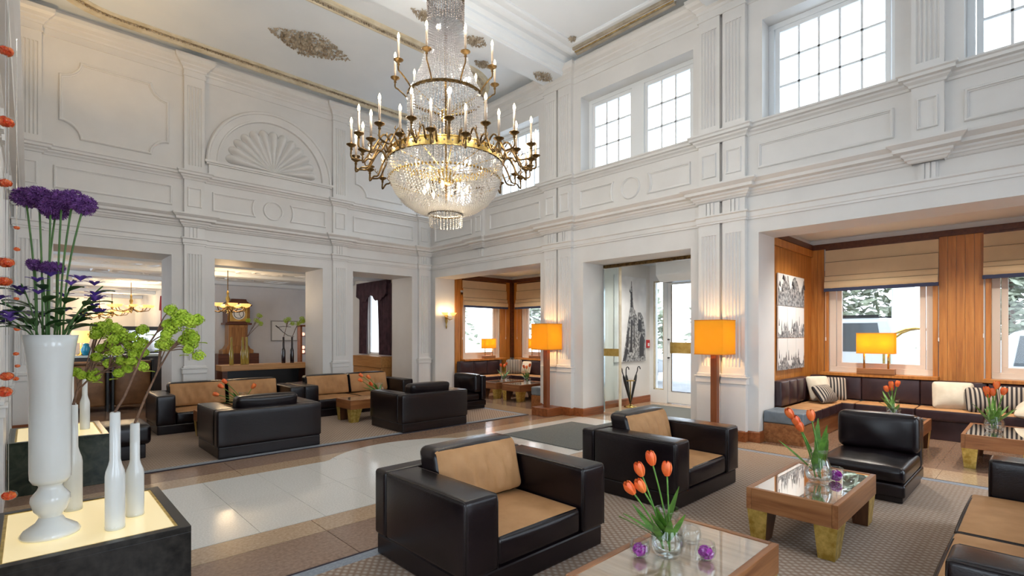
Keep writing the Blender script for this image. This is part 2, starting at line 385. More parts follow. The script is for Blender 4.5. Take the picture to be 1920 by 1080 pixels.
# ------------------------------------------------------------------ the room shell
XL, XR, YB, YN, ZC = -.25, 7.35, 10.7, -1.06, 6.5
def wall(name, ax, n0, n1, u0, u1, z1, holes, mat, parent=None, z0=0, sides=True):
    us = sorted({u0, u1} | {h[0] for h in holes} | {h[1] for h in holes}); zs = sorted({z0, z1} | {h[2] for h in holes} | {h[3] for h in holes})
    us = [u for u in us if u0 <= u <= u1]; zs = [z for z in zs if z0 <= z <= z1]
    def solid(i, j):
        if i < 0 or j < 0 or i >= len(us) - 1 or j >= len(zs) - 1: return False
        u = (us[i] + us[i + 1]) / 2; z = (zs[j] + zs[j + 1]) / 2
        return not any(h[0] < u < h[1] and h[2] < z < h[3] for h in holes)
    b = MB()
    def mp(u, z, n): return (u, n, z) if ax == 'y' else (n, u, z)
    for i in range(len(us) - 1):
        for j in range(len(zs) - 1):
            if not solid(i, j): continue
            a, c, d, e = us[i], us[i + 1], zs[j], zs[j + 1]
            for n in (n0, n1): b.add([mp(a, d, n), mp(c, d, n), mp(c, e, n), mp(a, e, n)], [(0, 1, 2, 3)])
            if not solid(i - 1, j): b.add([mp(a, d, n0), mp(a, e, n0), mp(a, e, n1), mp(a, d, n1)], [(0, 1, 2, 3)])
            if not solid(i + 1, j): b.add([mp(c, d, n0), mp(c, e, n0), mp(c, e, n1), mp(c, d, n1)], [(0, 1, 2, 3)])
            if not solid(i, j - 1): b.add([mp(a, d, n0), mp(c, d, n0), mp(c, d, n1), mp(a, d, n1)], [(0, 1, 2, 3)])
            if not solid(i, j + 1): b.add([mp(a, e, n0), mp(c, e, n0), mp(c, e, n1), mp(a, e, n1)], [(0, 1, 2, 3)])
    me = b.mesh(name, mat)
    bm = bmesh.new(); bm.from_mesh(me); bmesh.ops.remove_doubles(bm, verts=bm.verts, dist=1e-5); bmesh.ops.recalc_face_normals(bm, faces=bm.faces); bm.to_mesh(me); bm.free()
    o = link(name, me, parent); o['kind'] = 'structure'; return o
OB = [(.27, 1.83), (2.51, 4.57), (5.26, 6.80)]
wall_back = wall('wall_back', 'y', YB, 11.65, XL - .6, XR + .6, 6.7, [(a, c, 0, 2.93) for a, c in OB], M['wall'])
WIN = [(-.80, .597), (1.206, 2.694), (3.70, 5.88), (6.946, 8.434), (9.04, 10.44)]
wall_right = wall('wall_right', 'x', XR, XR + .6, YN, YB, 6.7, [(-.86, 2.74, 0, 2.93), (3.74, 5.83, 0, 2.83), (6.90, 10.5, 0, 2.93)] + [(a, c, 4.47, 5.87) for a, c in WIN], M['wall'])
wall_left = wall('wall_left', 'x', XL - .6, XL, YN, YB, 6.7, [(-.86, 2.74, 0, 2.93), (-.80, .597, 4.47, 5.87), (1.206, 2.694, 4.47, 5.87), (3.70, 5.88, 4.47, 5.87)], M['wall'])
wall_near = wall('wall_near', 'y', YN - .6, YN, XL - .6, XR + .6, 6.7, [(.27, 1.83, 0, 2.93), (2.51, 4.57, 0, 2.93), (5.26, 6.80, 0, 2.93), (.35, 1.8, 4.47, 5.87), (2.5, 4.6, 4.47, 5.87), (5.3, 6.75, 4.47, 5.87)], M['wall'])

# plan paths of the mouldings, with a jog round each pilaster
PB = [(-.167, .138), (2.01, 2.33), (4.77, 5.09), (6.96, 7.265)]
PRp = [(2.90, 3.58), (6.06, 6.74)]; PRs = [(.757, 1.045), (8.595, 8.883)]
JOG = .07
def path(pb, pr):
    p = [(XL, YN), (XL, YB)]
    for a, c in pb: p += [(a, YB), (a, YB - JOG), (c, YB - JOG), (c, YB)]
    p += [(XR, YB)]
    for a, c in sorted(pr, reverse=True): p += [(XR, c), (XR - JOG, c), (XR - JOG, a), (XR, a)]
    p += [(XR, YN)]
    return p
XYZ = lambda u, v, h: (u, v, h)
def moulding(name, prof, pb, pr):
    return MB().sweep(path(pb, pr), prof, XYZ).struct(name, M['trim'])
moulding('trim_1', [(0, 3.125), (.020, 3.125), (.020, 3.15), (.030, 3.16), (.030, 3.225), (.052, 3.238), (.052, 3.258), (0, 3.262)], PB, PRp)
moulding('trim_2', [(0, 3.44), (.025, 3.45), (.04, 3.475), (.055, 3.48), (.06, 3.50), (.085, 3.52), (.085, 3.545), (.15, 3.56), (.155, 3.60), (.175, 3.615), (.205, 3.645), (.205, 3.67), (0, 3.70)], PB, PRp + PRs)
moulding('trim_3', [(0, 4.30), (.02, 4.305), (.03, 4.33), (.06, 4.355), (.065, 4.375), (.105, 4.385), (.105, 4.42), (.125, 4.435), (.125, 4.455), (0, 4.468)], PB, PRp + PRs)
moulding('trim_4', [(0, 6.16), (.018, 6.165), (.018, 6.185), (.006, 6.19), (.006, 6.27), (.022, 6.28), (.03, 6.31), (.07, 6.345), (.075, 6.365), (.12, 6.40), (.15, 6.44), (.155, 6.5), (0, 6.5)], PB, PRp)
# reddish wooden baseboards
def baseboard(name, pts): return MB().sweep(pts, [(0, 0), (.022, 0), (.022, .135), (.012, .15), (0, .15)], XYZ).struct(name, M['redwood'])
baseboard('baseboard_right', [(XR + .6, 6.90), (XR, 6.90), (XR, 6.74), (XR - JOG - .02, 6.74), (XR - JOG - .02, 6.06), (XR, 6.06), (XR, 5.83), (XR + .6, 5.83)])
baseboard('baseboard_entry', [(XR + .6, 3.74), (XR, 3.74), (XR, 3.58), (XR - JOG - .02, 3.58), (XR - JOG - .02, 2.90), (XR, 2.90), (XR, 2.74), (XR + .2, 2.74)])
baseboard('baseboard_back', [(XL, YB), (-.167, YB), (-.167, YB - JOG - .02), (.138, YB - JOG - .02), (.138, YB), (.27, YB), (.27, 11.65)])
baseboard('baseboard_left', [(XL, 2.74), (XL, YB)])
baseboard('baseboard_back_end', [(6.80, 11.65), (6.80, YB), (6.96, YB), (6.96, YB - JOG - .02), (7.265, YB - JOG - .02), (7.265, YB), (XR, YB), (XR, 10.5), (XR + .6, 10.5)])

# pilasters: a fluted shaft on a panelled pedestal, fluted again above the ledge
def fluted(b, mp, u0, u1, z0, z1, p, n):
    """a slab u0..u1 standing p proud, with n concave flutes between z0+.1 and z1-.1"""
    w = (u1 - u0); e = w * .13; fw = (w - 2 * e) / n; r = fw * .40
    fz0, fz1 = z0 + (.1 if z1 - z0 > .5 else .02), z1 - (.16 if z1 - z0 > .5 else .02)
    b.add([mp(u0, z0, p), mp(u1, z0, p), mp(u1, fz0, p), mp(u0, fz0, p)], [(0, 1, 2, 3)])
    b.add([mp(u0, fz1, p), mp(u1, fz1, p), mp(u1, z1, p), mp(u0, z1, p)], [(0, 1, 2, 3)])
    for a in (u0, u1): b.add([mp(a, z0, 0), mp(a, z1, 0), mp(a, z1, p), mp(a, z0, p)], [(0, 1, 2, 3)])
    for z in (z0, z1): b.add([mp(u0, z, 0), mp(u1, z, 0), mp(u1, z, p), mp(u0, z, p)], [(0, 1, 2, 3)])
    prof = [(u0, p)]
    for i in range(n):
        c = u0 + e + fw * (i + .5)
        prof += [(c - r, p), (c - r * .75, p - r * .75), (c, p - r * 1.05), (c + r * .75, p - r * .75), (c + r, p)]
    prof += [(u1, p)]
    k = len(prof)
    b.add([mp(u, fz0, q) for u, q in prof] + [mp(u, fz1, q) for u, q in prof], [(i, i + 1, k + i + 1, k + i) for i in range(k - 1)])
    for fz in (fz0, fz1):
        for i in range(n):
            s = prof[1 + i * 5:6 + i * 5]; b.add([mp(u, fz, q) for u, q in s], [tuple(range(5))])
def bxm(b, mp, u0, u1, z0, z1, n0, n1):
    v = [mp(u, z, n) for n in (n0, n1) for z in (z0, z1) for u in (u0, u1)]
    b.add(v, [(0, 1, 3, 2), (4, 6, 7, 5), (0, 4, 5, 1), (2, 3, 7, 6), (0, 2, 6, 4), (1, 5, 7, 3)])
mB = lambda u, z, n: (u, YB - n, z)
mR = lambda u, z, n: (XR - n, u, z)
mL = lambda u, z, n: (XL + n, u, z)
def frame(name, mp, pts, parent, w=.042, h=.030):
    """a raised panel moulding along a closed outline"""
    b = MB().sweep(pts, [(0, 0), (0, h * .5), (w * .25, h), (w * .6, h), (w * .75, h * .45), (w, h * .4), (w, 0)], lambda u, v, n: mp(u, v, n), closed=True)
    return b.build(name, M['trim'], parent)
def rectp(u0, u1, z0, z1): return [(u0, z0), (u0, z1), (u1, z1), (u1, z0)]
def pilaster(mp, u0, u1, parent, lower=True, n=5, upper=True):
    if lower:
        b = MB(); bxm(b, mp, u0 - .02, u1 + .02, 0, .80, 0, JOG + .02); b.build('pedestal', M['trim'], parent, bevel=.004)
        b = MB(); bxm(b, mp, u0 - .035, u1 + .035, .80, .885, 0, JOG + .035); bxm(b, mp, u0 - .05, u1 + .05, .885, .905, 0, JOG + .05); bxm(b, mp, u0 - .02, u1 + .02, .905, .94, 0, JOG + .025)
        b.build('pedestal_cap', M['trim'], parent, bevel=.006)
        b = MB(); fluted(b, mp, u0, u1, .94, 3.125, JOG, n); b.build('fluted_shaft', M['trim'], parent)
        b = MB(); bxm(b, mp, u0, u1, 3.262, 3.44, 0, JOG); c = (u0 + u1) / 2; w = .07
        for k in (-1, 0, 1): bxm(b, mp, c + k * w * .8 - .022, c + k * w * .8 + .022, 3.262, 3.44, JOG, JOG + .02)
        b.build('triglyph_block', M['trim'], parent)
    else:
        b = MB(); c = (u0 + u1) / 2; w = .05; bxm(b, mp, c - .09, c + .09, 3.262, 3.44, 0, .02)
        for k in (-1, 0, 1): bxm(b, mp, c + k * w - .018, c + k * w + .018, 3.262, 3.44, .02, .036)
        b.build('triglyph_block', M['trim'], parent)
    b = MB(); bxm(b, mp, u0, u1, 3.70, 4.30, 0, JOG); b.build('attic_block', M['trim'], parent)
    frame('panel_moulding', lambda u, v, q: mp(u, v, q + JOG), rectp(u0 + .05, u1 - .05, 3.815, 4.165), parent, .028, .022)
    if upper:
        b = MB(); fluted(b, mp, u0, u1, 4.468, 6.16, JOG, n); bxm(b, mp, u0, u1, 6.16, 6.28, 0, JOG); b.build('fluted_shaft', M['trim'], parent)
for a, c in PB: pilaster(mB, a, c, wall_back)
for a, c in PRp:
    pilaster(mR, a, (a + c) / 2 - .022, wall_right); pilaster(mR, (a + c) / 2 + .022, c, wall_right)
for a, c in PRs: pilaster(mR, a, c, wall_right, lower=False)
for a, c in ((2.90, 3.218), (3.262, 3.58), (6.06, 6.38), (6.42, 6.74), (8.595, 8.883)): pilaster(mL, a, c, wall_left)
# attic panels and roundels
def arcs(c, z, r, a0, a1, n=12): return [(c + r * math.cos(a0 + (a1 - a0) * i / n), z + r * math.sin(a0 + (a1 - a0) * i / n)) for i in range(n + 1)]
def roundel_bay(mp, u0, c, u1, parent):
    h = .175; zc = 3.985; q = math.asin(h / .37)
    frame('panel_moulding', mp, [(u0, zc - h), (u0, zc + h)] + arcs(c, zc, .37, PI - q, PI + q), parent)
    frame('panel_moulding', mp, [(u1, zc + h), (u1, zc - h)] + arcs(c, zc, .37, -q, q), parent)
    frame('roundel_moulding', mp, arcs(c, zc, .19, PI * 2, 0, 32)[:-1], parent, .036, .032)
for a, c in ((.27, 1.84), (5.26, 6.83)): frame('panel_moulding', mB, rectp(a, c, 3.81, 4.165), wall_back)
roundel_bay(mB, 2.47, 3.55, 4.63, wall_back)
roundel_bay(mR, 3.74, 4.82, 5.90, wall_right)
for a, c in ((-.80, .60), (1.215, 2.745), (6.895, 8.425), (9.04, 10.5)): frame('panel_moulding', mR, rectp(a, c, 3.81, 4.165), wall_right)
for a, c in ((3.74, 5.9), (6.895, 8.425), (9.04, 10.5)): frame('panel_moulding', mL, rectp(a, c, 3.81, 4.165), wall_left)
# notched panels of the upper side bays, with concave corners
def notched(u0, u1, z0, z1, r):
    p = []
    for cu, cz, a0, a1 in ((u0, z0, PI / 2, 0), (u1, z0, PI, PI / 2), (u1, z1, -PI / 2, -PI), (u0, z1, 0, -PI / 2)): p += arcs(cu, cz, r, a0, a1, 8)
    return p[::-1]
for a, c in ((.332, 1.789), (5.31, 6.77)): frame('notched_panel_moulding', mB, notched(a, c, 4.632, 5.88, .255), wall_back, .05, .036)
for a, c in ((6.95, 8.43), (9.05, 10.45)): frame('notched_panel_moulding', mL, notched(a, c, 4.632, 5.88, .255), wall_left, .05, .036)
# the shell lunette over the middle opening
b = MB(); bxm(b, mB, 2.40, 4.70, 4.468, 4.66, 0, .05); bxm(b, mB, 2.36, 4.74, 4.66, 4.69, 0, .075); bxm(b, mB, 2.33, 4.77, 4.69, 4.735, 0, .095)
b.build('lunette_base', M['trim'], wall_back, bevel=.005)
b = MB().sweep(arcs(3.55, 4.735, 1.195, PI, 0, 48), [(0, 0), (0, .05), (.02, .075), (.05, .075), (.06, .05), (.17, .045), (.18, .06), (.205, .055), (.21, 0)], mB)
b.build('lunette_arch_moulding', M['trim'], wall_back)
b = MB(); LB = 13; na = LB * 8; nr = 12; vs = []
for i in range(na + 1):
    th = PI * i / na; ph = (i % 8) / 8; lob = math.sin(PI * (i / 8 % 1)) if i % 8 else 0
    Rm = .74 + .11 * lob ** .6
    for j in range(nr + 1):
        t = j / nr; rr = Rm * t
        n = .012 + (.125 * lob ** .8) * min(1, t * 1.1) * (1 - max(0, (t - .86) / .14) ** 2 * .9) + .02 * max(0, 1 - t * 4)
        vs.append(mB(3.55 - rr * math.cos(th) * 1.02, 4.76 + rr * math.sin(th) * .97, n))
b.add(vs, [(i * (nr + 1) + j, (i + 1) * (nr + 1) + j, (i + 1) * (nr + 1) + j + 1, i * (nr + 1) + j + 1) for i in range(na) for j in range(nr)])
b.add([mB(3.55 - (.74 + .11 * (math.sin(PI * (i / 8 % 1)) if i % 8 else 0) ** .6) * math.cos(PI * i / na) * 1.02, 4.76 + (.74 + .11 * (math.sin(PI * (i / 8 % 1)) if i % 8 else 0) ** .6) * math.sin(PI * i / na) * .97, q) for i in range(na + 1) for q in (0, .022)], [(2 * i, 2 * i + 2, 2 * i + 3, 2 * i + 1) for i in range(na)])
b.build('shell_relief', M['trim'], wall_back, smooth=True)

# ------------------------------------------------------------------ upper windows
WN = [0]
def window(mp, u0, u1, z0, z1, groups, cols, rows, dep, fr=.13, mat='winwhite', mun=.026, rail=None):
    """recessed window: outer frame, sashes with muntins, one pane per light; groups = sash ranges"""
    WN[0] += 1
    b = MB(); d0, d1 = dep, dep - .09
    bxm(b, mp, u0, u1, z1 - fr * .55, z1, d1, d0); bxm(b, mp, u0, u1, z0, z0 + fr * .55, d1, d0)
    bxm(b, mp, u0, u0 + fr * .55, z0 + fr * .55, z1 - fr * .55, d1, d0); bxm(b, mp, u1 - fr * .55, u1, z0 + fr * .55, z1 - fr * .55, d1, d0)
    for i in range(len(groups) - 1): bxm(b, mp, groups[i][1] + fr * .4, groups[i + 1][0] - fr * .4, z0 + fr * .55, z1 - fr * .55, d1, d0 + .02)
    w = b.struct('window_%d' % WN[0], M[mat], bevel=.006)
    for (a, c) in groups:
        g0, g1 = z0 + fr, z1 - fr
        b = MB(); e = fr * .45
        bxm(b, mp, a - e, c + e, g1, g1 + e, d1 + .01, d0 - .02); bxm(b, mp, a - e, c + e, g0 - e, g0, d1 + .01, d0 - .02)
        bxm(b, mp, a - e, a, g0, g1, d1 + .01, d0 - .02); bxm(b, mp, c, c + e, g0, g1, d1 + .01, d0 - .02)
        s = b.build('sash', M[mat], w, bevel=.004)
        for i in range(1, cols): 
            b = MB(); u = a + (c - a) * i / cols; bxm(b, mp, u - mun / 2, u + mun / 2, g0, g1, d1 + .03, d0 - .03); b.build('muntin', M[mat], s)
        for j in range(1, rows):
            b = MB(); z = g0 + (g1 - g0) * j / rows; bxm(b, mp, a, c, z - mun / 2, z + mun / 2, d1 + .03, d0 - .03); b.build('muntin', M[mat], s)
        for i in range(cols):
            for j in range(rows):
                b = MB(); x0, x1 = a + (c - a) * i / cols + mun / 2, a + (c - a) * (i + 1) / cols - mun / 2
                y0, y1 = g0 + (g1 - g0) * j / rows + mun / 2, g0 + (g1 - g0) * (j + 1) / rows - mun / 2
                n = (d0 + d1) / 2; b.add([mp(x0, y0, n), mp(x1, y0, n), mp(x1, y1, n), mp(x0, y1, n)], [(0, 1, 2, 3)]); b.build('pane', M['glass'], s)
    return w
for a, c in WIN:
    if c - a > 2: window(mR, a, c, 4.47, 5.87, [(a + .185, a + .945), (c - .89, c - .13)], 3, 3, -.24)
    else: window(mR, a, c, 4.47, 5.87, [(a + .14, c - .14)], 5, 3, -.24)
window(mL, 3.70, 5.88, 4.47, 5.87, [(3.85, 4.65), (4.93, 5.73)], 3, 3, -.24)
window(mL, 1.206, 2.694, 4.47, 5.87, [(1.346, 2.554)], 5, 3, -.24)
window(mL, -.80, .597, 4.47, 5.87, [(-.66, .457)], 5, 3, -.24)
mN = lambda u, z, n: (u, YN + n, z)
for a, c in ((.35, 1.8), (5.3, 6.75)): window(mN, a, c, 4.47, 5.87, [(a + .14, c - .14)], 5, 3, -.24)
window(mN, 2.5, 4.6, 4.47, 5.87, [(2.65, 3.4), (3.7, 4.45)], 3, 3, -.24)
for i, (a, c) in enumerate(WIN): portal('portal_right_window', (XR + .4, (a + c) / 2, 5.17), (0, PI / 2, 0), 1.4, c - a)
for a, c in ((3.7, 5.88), (1.206, 2.694), (-.8, .597)): portal('portal_left_window', (XL - .4, (a + c) / 2, 5.17), (0, -PI / 2, 0), 1.4, c - a)
for a, c in ((.35, 1.8), (5.3, 6.75), (2.5, 4.6)): portal('portal_near_window', ((a + c) / 2, YN - .4, 5.17), (PI / 2, 0, 0), c - a, 1.4)

# ------------------------------------------------------------------ ceiling
b = MB(); b.box(XL - .6, XR + .6, YN - .6, YB + .95, 6.62, 6.8); ceiling = b.struct('ceiling', M['ceil'])
def ceil_part(name, mb, mat, **k): return mb.build(name, M[mat], ceiling, **k)
# flat margin round the recessed fields, at cornice height
def rounded(x0, x1, y0, y1, r, n=10):
    p = []
    for cx, cy, a in ((x1 - r, y0 + r, -PI / 2), (x1 - r, y1 - r, 0), (x0 + r, y1 - r, PI / 2), (x0 + r, y0 + r, PI)):
        p += [(cx + r * math.cos(a + PI / 2 * i / n), cy + r * math.sin(a + PI / 2 * i / n)) for i in range(n + 1)]
    return p
BEAMS = [(2.82, 3.55), (6.09, 6.82)]
for y0, y1 in BEAMS:
    b = MB(); b.box(XL, XR, y0 + .12, y1 - .12, 6.34, 6.62)
    for s, yy in ((1, y0 + .12), (-1, y1 - .12)):
        b.sweep([(XL, yy), (XR, yy)] if s > 0 else [(XR, yy), (XL, yy)], [(0, 6.36), (.04, 6.38), (.05, 6.42), (.09, 6.45), (.12, 6.50), (.12, 6.54), (.2, 6.57), (.22, 6.62)], XYZ)
    ceil_part('beam', b, 'ceil')
def field(x0, x1, y0, y1, r, strip, gold=True):
    pts = rounded(x0, x1, y0, y1, r) if r else [(x0, y0), (x1, y0), (x1, y1), (x0, y1)]
    MBs = MB().sweep(pts, [(-.03, 6.62), (-.03, 6.575), (0, 6.56), (.03, 6.555), (.035, 6.60), (.05, 6.62)], XYZ, closed=True); MBs.build('gilded_moulding' if gold else 'coffer_moulding', M['palegold' if gold else 'ceil'], ceiling, smooth=False)
    MBs = MB().sweep(pts, [(-.20, 6.62), (-.20, 6.60), (-.17, 6.585), (-.155, 6.585), (-.14, 6.60), (-.05, 6.605), (-.04, 6.585), (-.03, 6.575), (-.03, 6.62)], XYZ, closed=True); MBs.build('gilded_moulding' if gold else 'coffer_moulding', M['palegold' if gold else 'ceil'], ceiling)
    # running acanthus ornament along the strip: little curled leaves
    b = MB(); L = 0; n = len(pts)
    for i in range(n):
        a = Vector(pts[i]); c = Vector(pts[(i + 1) % n]); d = c - a; l = d.length
        if l < 1e-6: continue
        d /= l; q = Vector((-d.y, d.x)); t = -L % .085
        while t < l:
            p = a + d * t + q * .095; s = 1 if int((L + t) / .085) % 2 else -1
            for k, (dt, dq, rr) in enumerate(((-.02, .012 * s, .020), (0, -.014 * s, .024), (.022, .016 * s, .017), (.034, -.004 * s, .012))):
                c2 = p + d * dt + q * dq; b.octa((c2.x, c2.y, 6.592), rr, .02)
            t += .085
        L += l
    if gold: tag(b.build('acanthus_ornament', M['bronze'], ceiling), kind='stuff')
field(.10, 7.05, 7.56, 10.40, .95, .2)
field(.10, 7.05, 3.78, 5.86, 0, .2, gold=False)
field(.10, 7.05, -.76, 2.4, .95, .2, gold=False)
# gold trim of the middle coffer along the window wall
for y0, y1 in ((3.86, 5.78),):
    for x0, x1, z, m in ((6.98, 7.03, 6.56, 'taupe'), (7.045, 7.06, 6.54, 'gold'), (7.075, 7.13, 6.52, 'taupe')):
        b = MB(); b.box(x0, x1, y0, y1, z, 6.62); ceil_part('gilded_moulding', b, m, bevel=.006)
def leafrelief(name, cx, cy, z, rx, ry, n, mat='bronze', rnd=None, big=.05):
    rg = random.Random(rnd or int(cx * 100 + cy * 10)); b = MB()
    for i in range(n):
        t = i / n; a = rg.random() * 2 * PI; r = math.sqrt(rg.random())
        k = 1 / max(.62, (abs(math.cos(a)) ** 1.2 + abs(math.sin(a)) ** 1.2))
        x = cx + rx * r * math.cos(a) * k; y = cy + ry * r * math.sin(a) * k; q = big * (1.1 - .7 * r) * rg.uniform(.6, 1.2)
        th = rg.random() * 2 * PI; L = q * 1.5
        # a leaf: raised four-sided blade with a ridge
        d = Vector((math.cos(th), math.sin(th))); e = Vector((-d.y, d.x)); h = .02 + .06 * (1 - r) * rg.random()
        P = [(x - d.x * L, y - d.y * L, z), (x + e.x * q * .6, y + e.y * q * .6, z - h * .4), (x + d.x * L, y + d.y * L, z), (x - e.x * q * .6, y - e.y * q * .6, z - h * .4), (x, y, z - h)]
        b.add(P, [(0, 1, 4), (1, 2, 4), (2, 3, 4), (3, 0, 4)])
        if i % 3 == 0: b.octa((x, y, z - h * .8), q * .55, .02)
    return b.build(name, M[mat], ceiling)
leafrelief('flower_medallion', 3.60, 8.92, 6.62, .74, .44, 520, big=.055)
for x, y in ((4.35, 6.46), (5.32, 6.46), (2.6, 6.46), (6.95, 6.46), (.5, 6.46), (3.1, 3.2), (5.3, 3.2), (6.95, 3.2)): leafrelief('leaf_applique', x, y, 6.34, .26, .17, 120, big=.035)
for x, y in ((6.78, 5.62), (6.78, 4.02), (.4, 5.62), (.4, 4.02)): leafrelief('corner_rosette', x, y, 6.62, .09, .09, 60, big=.025)
leafrelief('corner_rosette', 6.2, 7.32, 6.62, .2, .14, 110, big=.035)
# an uplight added at the left wall gives the warm ceiling glow
# ------------------------------------------------------------------ floor: stone slabs, each its own piece
b = MB(); b.box(-6, 10.6, -7, 30, -.12, -.012); floor = b.struct('floor', M['joint'])
def slab(pts, mat, name='floor_slab'):
    b = MB().prism(pts, -.012, 0); return b.build(name, M[mat], floor)
def slabs(x0, x1, y0, y1, wx, wy, mat, off=0, name='floor_slab', g=.0015):
    nx = max(1, round((x1 - x0) / wx)); ny = max(1, round((y1 - y0) / wy)); dx = (x1 - x0) / nx; dy = (y1 - y0) / ny
    base_me = {}
    for j in range(ny):
        for i in range(nx):
            k = (round(dx, 4), round(dy, 4))
            if k not in base_me: base_me[k] = MB().box(-dx / 2 + g, dx / 2 - g, -dy / 2 + g, dy / 2 - g, -.012, 0).mesh(name, M[mat])
            link(name, base_me[k], floor, (x0 + dx * (i + .5), y0 + dy * (j + .5), 0))
slabs(-.25, 7.35, 4.10, 5.88, .507, .89, 'slabcream', name='granite_tile')
# round medallion under the chandelier, cut where it leaves the strip
cx, cy, R = 3.55, 4.99, 1.32
for sgn, ye in ((1, 5.88), (-1, 4.10)):
    xs = [cx - R + .01 + i * .44 for i in range(7)]
    for i in range(6):
        a, c = xs[i] + .003, xs[i + 1] - .003; top = []
        for k in range(7):
            x = a + (c - a) * k / 6; y = cy + sgn * math.sqrt(max(0, R * R - (x - cx) ** 2))
            top.append((x, max(y, ye + .006) if sgn > 0 else min(y, ye - .006)))
        if max(abs(p[1] - ye) for p in top) < .03: continue
        p = [(a, ye + .003 * sgn), (c, ye + .003 * sgn)] + top[::-1]
        slab(p if sgn > 0 else p[::-1], 'slabcream', 'granite_tile')
def band(y0, y1, mat, w):
    """a run of border slabs that gives way to the round medallion"""
    x = -.25
    while x < 7.35 - 1e-6:
        x2 = min(x + w, 7.35); a, c = x + .003, x2 - .003
        far = max(abs(y0 - cy), abs(y1 - cy)); near = min(abs(y0 - cy), abs(y1 - cy)); up = y0 > cy
        inner = []; 
        for k in range(33):
            X = a + (c - a) * k / 32; q = R * R - (X - cx) ** 2; yy = math.sqrt(q) + .006 if q > 0 else 0
            inner.append((X, min(max(near, yy), far)))
        if min(p[1] for p in inner) < far - .02:
            pts = [(X, cy + (d if up else -d)) for X, d in inner] + [(c, cy + (far if up else -far)), (a, cy + (far if up else -far))]
            slab(pts if up else pts[::-1], mat)
        x = x2
band(5.886, 6.20, 'slabtan', 1.9); band(6.206, 6.66, 'slabbrown', 1.9); band(3.80, 4.094, 'slabtan', 1.9); band(3.24, 3.794, 'slabbrown', 1.9)
slabs(-.25, 7.35, 6.666, 10.7, .62, .577, 'slabtan'); slabs(-.25, 7.35, -1.06, 3.234, .62, .613, 'slabtan')
slabs(7.35, 10.0, 6.90, 10.5, .663, .6, 'slabbrown'); slabs(7.35, 10.0, -1.06, 2.74, .663, .633, 'slabbrown'); slabs(7.35, 10.15, 3.74, 6.15, .7, .6, 'slabtan')
slabs(.27, 1.83, 10.7, 11.65, .52, .475, 'slabbrown'); slabs(2.51, 4.57, 10.7, 11.65, .515, .475, 'slabbrown'); slabs(5.26, 6.80, 10.7, 11.65, .513, .475, 'slabbrown')
slabs(-4, 7.15, 11.65, 17.05, .93, .9, 'slabbrown'); slabs(-4, 3.4, 17.05, 28, 1.23, 1.2, 'slabbrown')
slabs(-6, -.25, -1.06, 2.74, .95, .95, 'slabbrown')

# rugs and the door mat
def rug(name, x0, x1, y0, y1, label):
    e = empty(name, ((x0 + x1) / 2, (y0 + y1) / 2, 0), 0, label, 'rug'); w, d = (x1 - x0) / 2, (y1 - y0) / 2
    MB().box(-w + .12, w - .12, -d + .12, d - .12, .0005, .010).build('woven_field', M['carpet'], e)
    q = [(-w, -d), (w, -d), (w, d), (-w, d)]
    MB().sweep(q, [(-.12, .0005), (-.12, .011), (-.025, .011), (-.025, .0005)], XYZ, closed=True).build('border_band', M['rugborder'], e)
    MB().sweep(q, [(-.025, .0005), (-.025, .010), (0, .010), (0, .0005)], XYZ, closed=True).build('edge_line', M['ruglined'], e)
    return e
rug('woven_rug', .62, 6.79, 6.67, 10.05, 'brown woven rug with blue-grey border under the seating by the back wall')
rug('woven_rug', .62, 6.79, -.95, 3.235, 'brown woven rug with blue-grey border under the armchairs and mirrored coffee table')
tag(MB().box(5.15, 6.75, 4.16, 5.60, .0005, .014).build('door_mat', M['mat'], bevel=.004), 'dark grey door mat lying on the stone aisle before the entrance', 'mat')
tag(MB().box(8.3, 9.7, 4.2, 5.8, .0005, .012).build('door_mat', M['mat'], bevel=.004), 'dark grey mat inside the glazed entrance lobby beside the umbrella stand', 'mat')

# ------------------------------------------------------------------ entrance lobby
wall_entry = wall('wall_entry_side', 'y', 6.15, 6.32, XR + .6, 10.15, 3.2, [], M['wall'])
wall('wall_entry_near', 'y', 3.38, 3.55, XR + .6, 10.15, 3.2, [], M['wall'])
wall_door = wall('wall_entry_door', 'x', 10.15, 10.35, 3.55, 6.15, 3.2, [(5.80, 6.06, .28, 2.70), (3.85, 5.72, 0, 2.74)], M['winwhite'])
b = MB(); b.box(XR + .6, 10.35, 3.38, 6.32, 3.05, 3.3); b.struct('ceiling_entry', M['ceil'])
baseboard('baseboard_entry_side', [(10.15, 6.15), (XR + .62, 6.15)][::-1])
